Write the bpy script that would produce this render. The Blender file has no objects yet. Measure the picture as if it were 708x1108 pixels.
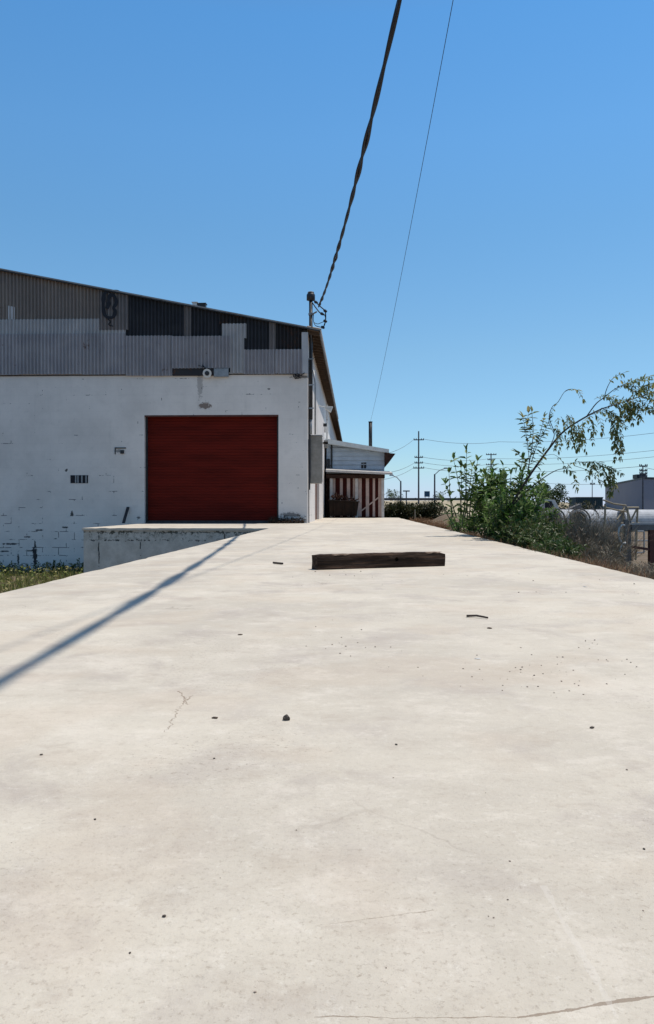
import bpy, bmesh, math, random
from mathutils import Vector, Matrix, Euler, noise
random.seed(11)
R = math.radians
sc = bpy.context.scene
COL = sc.collection

# ------------------------------------------------------------------ camera
CAM = Vector((0, 0, 0.6)); F = 850.0
cam_d = bpy.data.cameras.new('camera'); cam = bpy.data.objects.new('camera', cam_d); COL.objects.link(cam)
cam_d.sensor_fit = 'VERTICAL'; cam_d.sensor_height = 36; cam_d.lens = F/1108*36
cam_d.clip_start = 0.05; cam_d.clip_end = 5000
cam.location = CAM
ROT = Euler((R(90-0.337), 0, R(2.09)), 'XYZ'); cam.rotation_euler = ROT
sc.camera = cam
M3 = ROT.to_matrix()
def P(px, py, Y):
    """world point at depth Y seen at photograph pixel px,py (authoring aid for real positions)"""
    d = M3 @ Vector(((px-354)/F, (554-py)/F, -1)); d /= d.y
    return CAM + d*Y

# ------------------------------------------------------------------ materials
def mat(name, c1, c2=None, scale=3.0, rough=.8, bump=0.0, bscale=None, detail=6, metallic=0.0, stretch=(1,1,1), c3=None, thr=(.35,.65)):
    m = bpy.data.materials.new(name); m.use_nodes = True
    nt = m.node_tree; N = nt.nodes; L = nt.links; b = N['Principled BSDF']
    b.inputs['Roughness'].default_value = rough; b.inputs['Metallic'].default_value = metallic
    b.inputs['Specular IOR Level'].default_value = 0.3
    tc = N.new('ShaderNodeTexCoord'); mp = N.new('ShaderNodeMapping'); mp.inputs['Scale'].default_value = stretch
    L.new(tc.outputs['Object'], mp.inputs['Vector'])
    if c2 is None: c2 = tuple(x*.75 for x in c1)
    nz = N.new('ShaderNodeTexNoise'); nz.inputs['Scale'].default_value = scale; nz.inputs['Detail'].default_value = detail
    nz.inputs['Roughness'].default_value = .65
    L.new(mp.outputs[0], nz.inputs['Vector'])
    cr = N.new('ShaderNodeValToRGB'); cr.color_ramp.elements[0].position = thr[0]; cr.color_ramp.elements[1].position = thr[1]
    cr.color_ramp.elements[0].color = (*c1, 1); cr.color_ramp.elements[1].color = (*c2, 1)
    if c3:
        e = cr.color_ramp.elements.new((thr[0]+thr[1])/2); e.color = (*c3, 1)
    L.new(nz.outputs['Fac'], cr.inputs[0]); L.new(cr.outputs[0], b.inputs['Base Color'])
    if bump:
        n2 = N.new('ShaderNodeTexNoise'); n2.inputs['Scale'].default_value = bscale or scale*6; n2.inputs['Detail'].default_value = 5
        L.new(mp.outputs[0], n2.inputs['Vector'])
        bp = N.new('ShaderNodeBump'); bp.inputs['Strength'].default_value = bump; bp.inputs['Distance'].default_value = .02
        L.new(n2.outputs['Fac'], bp.inputs['Height']); L.new(bp.outputs[0], b.inputs['Normal'])
    m['out'] = 1
    return m

class NG:
    """small helper for shader maths"""
    def __init__(s, name):
        s.m = bpy.data.materials.new(name); s.m.use_nodes = True
        s.N = s.m.node_tree.nodes; s.L = s.m.node_tree.links; s.b = s.N['Principled BSDF']
        s.b.inputs['Specular IOR Level'].default_value = .25
        s.tc = s.N.new('ShaderNodeTexCoord').outputs['Object']
        sp = s.N.new('ShaderNodeSeparateXYZ'); s.L.new(s.tc, sp.inputs[0]); s.x, s.y, s.z = sp.outputs
    def inp(s, sock, v):
        if isinstance(v, (int, float)): sock.default_value = v
        elif isinstance(v, tuple): sock.default_value = v if len(v) != 3 or sock.type == 'VECTOR' else (*v, 1)
        else: s.L.new(v, sock)
    def ma(s, op, a, b=0.0, c=None):
        n = s.N.new('ShaderNodeMath'); n.operation = op; s.inp(n.inputs[0], a); s.inp(n.inputs[1], b)
        if c is not None: s.inp(n.inputs[2], c)
        return n.outputs[0]
    def mapv(s, scale=(1,1,1), loc=(0,0,0), rot=(0,0,0), v=None):
        n = s.N.new('ShaderNodeMapping'); s.L.new(v or s.tc, n.inputs[0]); n.inputs['Scale'].default_value = scale
        n.inputs['Location'].default_value = loc; n.inputs['Rotation'].default_value = rot; return n.outputs[0]
    def noise(s, scale, detail=6, rough=.6, v=None, dist=0.0):
        n = s.N.new('ShaderNodeTexNoise'); n.inputs['Scale'].default_value = scale; n.inputs['Detail'].default_value = detail
        n.inputs['Roughness'].default_value = rough; n.inputs['Distortion'].default_value = dist
        s.L.new(v or s.tc, n.inputs['Vector']); return n.outputs['Fac']
    def ramp(s, f, lo, hi, a=0.0, b=1.0):
        n = s.N.new('ShaderNodeMapRange'); n.inputs['From Min'].default_value = lo; n.inputs['From Max'].default_value = hi
        n.inputs['To Min'].default_value = a; n.inputs['To Max'].default_value = b; n.interpolation_type = 'SMOOTHSTEP'
        s.L.new(f, n.inputs['Value']); return n.outputs[0]
    def mix(s, f, a, b, mode='MIX'):
        n = s.N.new('ShaderNodeMix'); n.data_type = 'RGBA'; n.blend_type = mode
        s.inp(n.inputs[0], f); s.inp(n.inputs[6], a); s.inp(n.inputs[7], b); return n.outputs[2]
    def bump(s, h, strength, dist=.02, prev=None):
        n = s.N.new('ShaderNodeBump'); n.inputs['Strength'].default_value = strength; n.inputs['Distance'].default_value = dist
        s.L.new(h, n.inputs['Height'])
        if prev: s.L.new(prev, n.inputs['Normal'])
        return n.outputs[0]
    def line(s, x0, y0, x1, y1, w, wob=.02, wscale=4.0):
        """mask of a wobbly scratch from (x0,y0) to (x1,y1) on a horizontal face"""
        dx, dy = x1-x0, y1-y0; l = math.hypot(dx, dy); dx /= l; dy /= l
        px = s.ma('SUBTRACT', s.x, x0); py = s.ma('SUBTRACT', s.y, y0)
        t = s.ma('ADD', s.ma('MULTIPLY', px, dx), s.ma('MULTIPLY', py, dy))
        d = s.ma('SUBTRACT', s.ma('MULTIPLY', px, -dy), s.ma('MULTIPLY', py, -dx))
        nz = s.ma('MULTIPLY', s.ma('SUBTRACT', s.noise(wscale, 5, .7), .5), wob*2)
        d = s.ma('ABSOLUTE', s.ma('ADD', d, nz))
        w2 = s.ma('MULTIPLY', s.ramp(s.noise(wscale*3, 3), .3, .7, .35, 1.3), w)
        a = s.ma('LESS_THAN', d, w2)
        return s.ma('MULTIPLY', a, s.ma('MULTIPLY', s.ma('GREATER_THAN', t, 0.0), s.ma('LESS_THAN', t, l)))
    def done(s, col, rough=.85, normal=None):
        s.inp(s.b.inputs['Base Color'], col); s.inp(s.b.inputs['Roughness'], rough)
        if normal: s.L.new(normal, s.b.inputs['Normal'])
        return s.m

def mk_concrete():
    g = NG('weathered_concrete')
    big = g.noise(.45, 5, .6, dist=.6); mid = g.noise(2.2, 7, .65, dist=.4); fine = g.noise(55, 7, .8); grit = g.noise(260, 3, .8)
    streak = g.noise(1.1, 6, .7, v=g.mapv((1.5, 1.1, 1)), dist=.15)
    c = g.mix(g.ramp(big, .32, .68), (.60, .54, .44), (.47, .42, .345))
    c = g.mix(g.ramp(mid, .48, .68, 0, .7), c, (.42, .365, .31))
    c = g.mix(g.ramp(streak, .50, .66, 0, .6), c, (.63, .565, .47))
    c = g.mix(g.ramp(fine, .52, .72, 0, .55), c, (.40, .35, .30))
    c = g.mix(g.ramp(grit, .60, .74, 0, .5), c, (.30, .26, .22))
    # gritty patches of fine dirt
    pn = g.noise(.9, 4, .6, v=g.mapv(loc=(4.3, 1.7, 0))); spk = g.noise(60, 3, .8, v=g.mapv(loc=(2, 9, 0)))
    dirt = g.ma('MULTIPLY', g.ramp(pn, .50, .68), g.ramp(spk, .57, .66))
    c = g.mix(g.ma('MULTIPLY', dirt, .6), c, (.22, .165, .125))
    # pitting right at the near end of the slab
    near = g.ma('MULTIPLY', g.ramp(g.y, 2.2, .95), g.ramp(g.noise(95, 5, .8), .56, .64))
    mm = g.noise(21, 8, .85); nf = g.ramp(g.y, 5.0, 1.0, .25, 1.0)
    c = g.mix(g.ma('MULTIPLY', g.ramp(mm, .53, .64), g.ma('MULTIPLY', nf, .30)), c, (.36, .31, .255)); c = g.mix(g.ma('MULTIPLY', g.ramp(mm, .46, .36), g.ma('MULTIPLY', nf, .40)), c, (.70, .65, .56))
    c = g.mix(g.ma('MULTIPLY', near, .36), c, (.26, .19, .13))
    wd = g.noise(5, 7, .8, v=g.mapv((1, 1.4, 1))); c = g.mix(g.ramp(wd, .52, .66, 0, .42), c, (.41, .345, .275)); c = g.mix(g.ramp(wd, .48, .36, 0, .4), c, (.67, .605, .51))
    c = g.mix(g.ramp(g.noise(1.7, 3, .5, v=g.mapv(loc=(3,8,0))), .5, .62, 0, .22), c, (.50, .40, .30))
    c = g.mix(g.ma('MULTIPLY', g.ramp(g.noise(130, 3, .8), .60, .70), g.ramp(g.noise(2.5, 4, .6, v=g.mapv(loc=(1,5,0))), .42, .6, .1, .45)), c, (.25, .19, .14))
    # cracks and one pale scar
    def gp(px, py):
        d = P(px, py, 1.0)-CAM; t = -.6/d.z; return d.x*t, d.y*t
    ck = []
    for a, b, w in [((560,1101),(612,1093),.0022), ((612,1093),(720,1077),.0035), ((340,1101),(560,1101),.0009), ((178,792),(206,752),.0022), ((206,762),(190,748),.0028), ((356,1000),(470,985),.0007)]:
        (x0, y0), (x1, y1) = gp(*a), gp(*b)
        ck.append(g.line(x0, y0, x1, y1, w, wob=.008 if y0 < 1.2 else .05, wscale=9))
    cm = ck[0]
    for k in ck[1:]: cm = g.ma('MAXIMUM', cm, k)
    c = g.mix(g.ma('MULTIPLY', cm, .62), c, (.16, .10, .06))
    (x0, y0), (x1, y1) = gp(588, 958), gp(668, 1100)
    sc_ = g.line(x0, y0, x1, y1, .0055, wob=.006, wscale=7)
    c = g.mix(g.ma('MULTIPLY', sc_, .24), c, (.66, .61, .54))
    # hairline network, faint
    v = g.N.new('ShaderNodeTexVoronoi'); v.feature = 'DISTANCE_TO_EDGE'; v.inputs['Scale'].default_value = .32
    wv = g.N.new('ShaderNodeVectorMath'); wv.operation = 'ADD'
    nn = g.N.new('ShaderNodeTexNoise'); nn.inputs['Scale'].default_value = 1.6; nn.inputs['Detail'].default_value = 6
    g.L.new(g.tc, nn.inputs['Vector']); g.L.new(g.tc, wv.inputs[0]); g.L.new(nn.outputs['Color'], wv.inputs[1]); g.L.new(wv.outputs[0], v.inputs['Vector'])
    hair = g.ma('MULTIPLY', g.ma('LESS_THAN', v.outputs['Distance'], .0016), g.ramp(g.noise(.6, 3), .5, .6))
    c = g.mix(g.ma('MULTIPLY', hair, .45), c, (.24, .19, .15))
    h = g.ma('ADD', g.ma('MULTIPLY', fine, .5), g.ma('ADD', g.ma('MULTIPLY', mid, 1.2), g.ma('MULTIPLY', grit, .25)))
    h = g.ma('SUBTRACT', h, g.ma('MULTIPLY', g.ma('MAXIMUM', cm, near), .6))
    return g.done(c, g.ramp(mid, .3, .7, .95, .78), g.bump(h, .35, .012))

def mk_painted_block(name, bias=0.0, side=False, base=(.66,.68,.70), marks=()):
    """white painted blockwork, with paint gone from some joints near the ground"""
    g = NG(name)
    v = g.mapv(rot=(0, 0, R(90)) if side else (0, 0, 0))
    sp = g.N.new('ShaderNodeSeparateXYZ'); g.L.new(v, sp.inputs[0])
    cb = g.N.new('ShaderNodeCombineXYZ'); g.L.new(sp.outputs[0], cb.inputs[0]); g.L.new(sp.outputs[2], cb.inputs[1])
    uv = cb.outputs[0]
    w = g.N.new('ShaderNodeVectorMath'); w.operation = 'ADD'
    nn = g.N.new('ShaderNodeTexNoise'); nn.inputs['Scale'].default_value = 3; g.L.new(uv, nn.inputs['Vector'])
    sc2 = g.N.new('ShaderNodeVectorMath'); sc2.operation = 'SCALE'; sc2.inputs['Scale'].default_value = .05; g.L.new(nn.outputs['Color'], sc2.inputs[0])
    g.L.new(uv, w.inputs[0]); g.L.new(sc2.outputs[0], w.inputs[1])
    br = g.N.new('ShaderNodeTexBrick'); g.L.new(w.outputs[0], br.inputs['Vector'])
    br.inputs['Scale'].default_value = 1; br.inputs['Brick Width'].default_value = .62; br.inputs['Row Height'].default_value = .31
    br.inputs['Mortar Size'].default_value = .014; br.inputs['Mortar Smooth'].default_value = .4
    mort = br.outputs['Fac']
    big = g.noise(.5, 6, .65, v=uv); mid = g.noise(2.5, 7, .7, v=uv); fine = g.noise(30, 5, .7, v=uv)
    strk = g.noise(1.6, 6, .75, v=g.mapv((2.2, .22, 1), v=uv))
    c = g.mix(g.ramp(big, .3, .7), base, tuple(x*.84 for x in base))
    c = g.mix(g.ramp(mid, .5, .78, 0, .45), c, tuple(x*.72 for x in base))
    c = g.mix(g.ramp(strk, .55, .8, 0, .5), c, tuple(x*.7 for x in base))
    c = g.mix(g.ma('MULTIPLY', mort, .05), c, (.3, .3, .3))
    low = g.ramp(g.z, .9+bias, -.9+bias)          # 1 near the foot of the wall
    wear = g.noise(1.9, 6, .7, v=g.mapv((.8, 1.6, 1), loc=(3.1, .4, 0), v=uv))
    thr = g.ma('ADD', .64, g.ma('MULTIPLY', low, -.10))
    lost = g.ma('GREATER_THAN', g.ma('ADD', wear, g.ma('MULTIPLY', mort, .03)), thr)
    jm = g.ma('MULTIPLY', g.ma('MULTIPLY', g.ma('GREATER_THAN', g.ma('ADD', mort, g.ma('MULTIPLY', g.noise(18, 4, .8, v=uv), .9)), .95), g.ma('GREATER_THAN', mort, .05)), lost)
    chip = g.ma('GREATER_THAN', g.ma('ADD', g.noise(7, 5, .7, v=uv), g.ma('MULTIPLY', low, .045)), .735)
    c = g.mix(g.ma('MAXIMUM', g.ma('MULTIPLY', jm, .88), g.ma('MULTIPLY', chip, .7)), c, (.035, .035, .04))
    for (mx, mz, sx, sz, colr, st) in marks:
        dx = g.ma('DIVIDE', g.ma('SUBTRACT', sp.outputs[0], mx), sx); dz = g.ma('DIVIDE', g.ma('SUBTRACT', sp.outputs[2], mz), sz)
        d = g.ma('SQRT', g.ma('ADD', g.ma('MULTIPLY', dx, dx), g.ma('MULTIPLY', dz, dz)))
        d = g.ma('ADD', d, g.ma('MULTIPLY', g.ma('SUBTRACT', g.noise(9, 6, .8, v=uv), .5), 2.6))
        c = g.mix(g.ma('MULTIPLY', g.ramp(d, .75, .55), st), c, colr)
    h = g.ma('ADD', g.ma('MULTIPLY', mort, -1.0), g.ma('MULTIPLY', fine, .5))
    return g.done(c, .82, g.bump(h, .22, .012))

def mk_ledge():
    g = NG('old_painted_ledge')
    v = g.noise(2.2, 7, .7); f = g.noise(25, 5, .7)
    c = g.mix(g.ramp(v, .3, .7), (.60, .56, .49), (.42, .39, .335))
    c = g.mix(g.ramp(f, .55, .8, 0, .5), c, (.2, .2, .18))
    wz = g.ma('ADD', g.z, g.ma('MULTIPLY', g.ma('SUBTRACT', g.noise(2.6, 6, .75), .5), .16))
    band = g.ma('LESS_THAN', g.ma('ABSOLUTE', g.ma('ADD', wz, .13)), g.ma('MULTIPLY', g.ramp(g.noise(9, 6, .8), .46, .62), .055))
    band2 = g.ma('LESS_THAN', g.ma('ABSOLUTE', g.ma('ADD', wz, .36)), g.ma('MULTIPLY', g.ramp(g.noise(7, 6, .8, v=g.mapv(loc=(7,0,0))), .48, .62), .04))
    wx = g.ma('ADD', g.ma('PINGPONG', g.ma('ADD', g.x, g.ma('MULTIPLY', g.noise(2, 4), .15)), .62), 0.0)
    vert = g.ma('MULTIPLY', g.ma('LESS_THAN', wx, .016), g.ramp(g.noise(3, 4), .5, .56))
    c = g.mix(g.ma('MULTIPLY', g.ma('MAXIMUM', g.ma('MAXIMUM', band, band2), vert), .9), c, (.03, .03, .03))
    moss = g.ma('MULTIPLY', g.ramp(g.noise(9, 7, .85), .50, .58), g.ramp(g.z, -.55, -.1))
    c = g.mix(g.ma('MULTIPLY', moss, .8), c, (.11, .11, .085))
    top = g.ramp(g.z, -.045, -.03)
    c = g.mix(top, c, (.58, .54, .48))
    return g.done(c, .9, g.bump(f, .4, .02))

def mk_sheet(name, c1, c2, rust=0.0, rcol=(.10,.045,.025), rough=.6, metallic=.25):
    g = NG(name)
    st = g.noise(1.2, 6, .7, v=g.mapv((6, 1, .5))); b = g.noise(.8, 5, .6, dist=.5); f = g.noise(14, 6, .75, v=g.mapv((3, 1, .6)))
    c = g.mix(g.ramp(b, .35, .65), c1, c2)
    c = g.mix(g.ramp(st, .5, .75, 0, .5), c, tuple(x*.6 for x in c1))
    # sheet laps: each 0.81 m wide sheet a touch different
    cell = g.ma('FLOOR', g.ma('DIVIDE', g.x, .81)); wn = g.N.new('ShaderNodeTexWhiteNoise'); wn.noise_dimensions = '1D'; g.L.new(cell, wn.inputs['W'])
    c = g.mix(g.ma('MULTIPLY', wn.outputs['Value'], .32), c, tuple(x*.55 for x in c1))
    r = g.ma('GREATER_THAN', g.ma('ADD', g.noise(2.4, 6, .75, dist=.6), g.ma('MULTIPLY', f, .15)), .78-rust)
    c = g.mix(g.ma('MULTIPLY', r, .65), c, rcol)
    g.b.inputs['Metallic'].default_value = metallic
    return g.done(c, rough)

def leaf_mat(name, stops, trans=.25, rough=.45):
    g = NG(name)
    geo = g.N.new('ShaderNodeNewGeometry'); cr = g.N.new('ShaderNodeValToRGB'); el = cr.color_ramp.elements
    el[0].position = 0; el[0].color = (*stops[0], 1); el[1].position = 1; el[1].color = (*stops[-1], 1)
    for i, s_ in enumerate(stops[1:-1]):
        e = el.new((i+1)/(len(stops)-1)); e.color = (*s_, 1)
    g.L.new(geo.outputs['Random Per Island'], cr.inputs[0])
    tr = g.N.new('ShaderNodeBsdfTranslucent'); g.L.new(cr.outputs[0], tr.inputs['Color'])
    mx = g.N.new('ShaderNodeMixShader'); mx.inputs[0].default_value = trans
    g.L.new(cr.outputs[0], g.b.inputs['Base Color']); g.b.inputs['Roughness'].default_value = rough
    g.L.new(g.b.outputs[0], mx.inputs[1]); g.L.new(tr.outputs[0], mx.inputs[2])
    g.L.new(mx.outputs[0], g.N['Material Output'].inputs['Surface'])
    return g.m

M = {}
M['concrete'] = mk_concrete()
FXm = lambda px, py: P(px, py, 30.0)
w1 = FXm(222, 439); w2 = FXm(218, 416); w3 = FXm(38, 602); w4 = FXm(150, 560)
M['block_front'] = mk_painted_block('painted_block_front', base=(.76,.70,.645), marks=[
    (w1.x, w1.z, .34, .20, (.10,.055,.035), .8), (w2.x-.05, w2.z, .16, .75, (.22,.2,.19), .55),
    (w3.x, w3.z, .13, .62, (.014,.014,.018), .95), *[(FXm(a,b).x, FXm(a,b).z, c, d, (.02,.02,.025), .9) for a,b,c,d in [(12,588.5,.5,.05),(5,596.5,.28,.045),(33,596,.34,.04),(20,604,.07,.34),(42,573.5,.26,.045),(71,570.5,.18,.06),(30,581,.2,.04),(60,583,.1,.03),(38,590,.05,.25)]],
    (FXm(128,488).x, FXm(128,488).z, .16, .1, (.04,.04,.045), .6), (FXm(78,556).x, FXm(78,556).z, .09, .16, (.02,.02,.02), .9),
    (FXm(72,509).x, FXm(72,509).z, .08, .08, (.02,.02,.02), .9), (FXm(150,560).x, FXm(150,560).z, .12, .06, (.03,.03,.03), .8),
    (FXm(291,421).x, FXm(291,421).z, .07, .05, (.03,.03,.03), .8),
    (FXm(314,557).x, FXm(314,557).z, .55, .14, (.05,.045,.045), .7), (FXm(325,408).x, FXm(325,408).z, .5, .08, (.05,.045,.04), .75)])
M['block_side'] = mk_painted_block('painted_block_side', side=True, base=(.74,.68,.63), bias=-.6)
M['ledge'] = mk_ledge()
M['tan_sheet'] = mk_sheet('tan_sheet', (.30,.25,.215), (.24,.205,.185), .02)
M['blue_sheet'] = mk_sheet('blue_grey_sheet', (.42,.395,.40), (.33,.315,.33), .05)
M['pale_sheet'] = mk_sheet('pale_sheet', (.52,.50,.49), (.42,.41,.41), .0)
M['dark_sheet'] = mk_sheet('dark_sheet', (.038,.040,.047), (.06,.06,.066), -.02)
M['purple_sheet'] = mk_sheet('grey_brown_sheet', (.24,.21,.20), (.18,.165,.16), .02)
M['rust_dark'] = mk_sheet('rusty_dark_sheet', (.045,.04,.04), (.03,.03,.034), .12)
M['black'] = mat('black_paint', (.008,.008,.012), (.015,.015,.02), 5, .6)
M['black_rubber'] = mat('cable_rubber', (.006,.006,.012), (.012,.012,.02), 5, .55)
M['red_door'] = mat('red_door_paint', (.135,.014,.009), (.085,.010,.007), 1.0, .65, .15, 20, stretch=(.5,1,3))
M['steel_dark'] = mat('dark_steel', (.05,.05,.055), (.03,.03,.03), 8, .5, .1, metallic=.4)
M['galv'] = mat('galvanised', (.32,.33,.34), (.22,.23,.24), 6, .5, .1, metallic=.4)
M['white_metal'] = mat('white_painted_metal', (.66,.66,.64), (.52,.52,.50), 4, .5, .1)
M['cab_grey'] = mat('cabinet_grey', (.30,.28,.25), (.21,.195,.17), 5, .7, .15)
M['soffit'] = mat('soffit_wood', (.125,.08,.052), (.075,.052,.038), 5, .85, .4, stretch=(1,.3,1))
M['fascia'] = mat('weathered_fascia', (.13,.11,.095), (.07,.06,.055), 4, .8, .3)
M['roof_sheet'] = mat('roof_sheet', (.30,.29,.28), (.20,.17,.15), 1, .55, .1, metallic=.3)
M['timber'] = mat('old_timber', (.12,.075,.052), (.018,.012,.009), 9, .95, 1.0, 24, stretch=(.16,2.2,2.2), c3=(.042,.028,.021))
M['timber_raw'] = mat('split_timber', (.34,.25,.18), (.16,.11,.08), 9, .9, .9, 25, stretch=(.25,2,2))
M['siding'] = mat('blue_white_siding', (.45,.52,.58), (.36,.42,.48), 2, .7, .1)
M['siding_edge'] = mat('pale_trim', (.62,.66,.66), (.5,.54,.55), 3, .7)
M['awning'] = mat('pale_awning', (.60,.57,.54), (.44,.41,.38), 3, .7)
M['brown_wood'] = mat('brown_soffit', (.06,.034,.026), (.035,.02,.017), 4, .85)
M['red_board'] = mat('red_boards', (.07,.014,.011), (.04,.010,.008), 3, .8)
M['pink_slat'] = mat('faded_slats', (.58,.42,.36), (.44,.33,.28), 4, .8, .2)
M['bin'] = mat('dark_bin_steel', (.022,.014,.011), (.011,.009,.008), 3, .7, .2)
M['scrap'] = mat('scrap_wood', (.07,.032,.024), (.025,.015,.012), 8, .9, .3)
M['pole_wood'] = mat('pole_wood', (.10,.10,.115), (.07,.07,.08), 3, .9)  # distance haze painted in: tone lightened for far poles and wires
M['asphalt'] = mat('asphalt', (.06,.06,.062), (.045,.045,.045), 5, .9)
M['culvert'] = mat('culvert_concrete', (.50,.51,.52), (.36,.37,.38), 2, .75, .2)
M['black_ring'] = mat('rubber_ring', (.02,.022,.026), (.03,.03,.034), 5, .7)
M['grey_wall'] = mat('lilac_grey_panel', (.235,.235,.275), (.205,.205,.245), .15, .8)
M['dark_teal'] = mat('dark_container', (.022,.045,.055), (.03,.055,.065), .6, .7)
M['rust_grey'] = mat('grey_weathered_steel', (.17,.165,.16), (.11,.10,.095), 5, .8, .2)
M['rust'] = mat('rusty_steel', (.13,.05,.04), (.07,.035,.03), 5, .85, .3)
M['tan_pipe'] = mat('tan_pipe', (.34,.29,.2), (.24,.2,.14), 5, .7)
M['sign_blue'] = mat('sign_blue', (.012,.05,.11), (.015,.06,.12), 5, .5)
M['bark'] = mat('bark', (.075,.055,.045), (.04,.03,.025), 18, .9, .4)
M['green_stem'] = mat('green_stem', (.07,.09,.035), (.05,.06,.03), 12, .7)
M['stone'] = mat('pebble', (.10,.08,.065), (.055,.045,.035), 40, .9, .5)
M['grit'] = mat('grit', (.30,.245,.20), (.17,.13,.10), 60, .9)
M['stone_pale'] = mat('pale_chip', (.6,.58,.54), (.5,.48,.45), 40, .9)
M['dry_leaf'] = mat('dry_leaf', (.085,.06,.042), (.04,.03,.024), 30, .9)
M['leaf'] = leaf_mat('shrub_leaf', [(.04,.09,.018),(.075,.16,.03),(.12,.21,.045),(.23,.30,.12),(.04,.08,.022)], .38)
M['leaf_tree'] = leaf_mat('tree_leaf', [(.08,.12,.035),(.18,.21,.07),(.27,.26,.10),(.09,.14,.04),(.38,.34,.16)], .5)
M['leaf_low'] = leaf_mat('low_leaf', [(.035,.075,.018),(.06,.11,.03),(.03,.06,.016),(.10,.13,.045),(.14,.13,.06)])
M['leaf_far'] = leaf_mat('far_leaf', [(.03,.055,.02),(.05,.085,.03),(.075,.11,.04)], .15)
M['leaf_hedge'] = leaf_mat('hedge_leaf', [(.03,.045,.015),(.055,.06,.022),(.02,.03,.012),(.09,.08,.035)], .15)
M['dry_twig'] = leaf_mat('grey_twig', [(.22,.195,.15),(.32,.28,.215),(.15,.13,.11),(.24,.18,.13),(.16,.17,.11)], .1, .9)
M['dry_grass'] = leaf_mat('dry_grass_blade', [(.30,.18,.10),(.20,.10,.06),(.38,.27,.15),(.16,.075,.05)], .2, .8)
M['green_grass'] = leaf_mat('grass_blade', [(.10,.15,.03),(.20,.22,.06),(.05,.09,.02),(.42,.36,.17),(.16,.18,.05)], .3, .7)

for k_ in ('bin','scrap','timber','red_board','brown_wood','dry_leaf'): M[k_].node_tree.nodes['Principled BSDF'].inputs['Specular IOR Level'].default_value = .06
M['red_door'].node_tree.nodes['Principled BSDF'].inputs['Specular IOR Level'].default_value = .05
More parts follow.
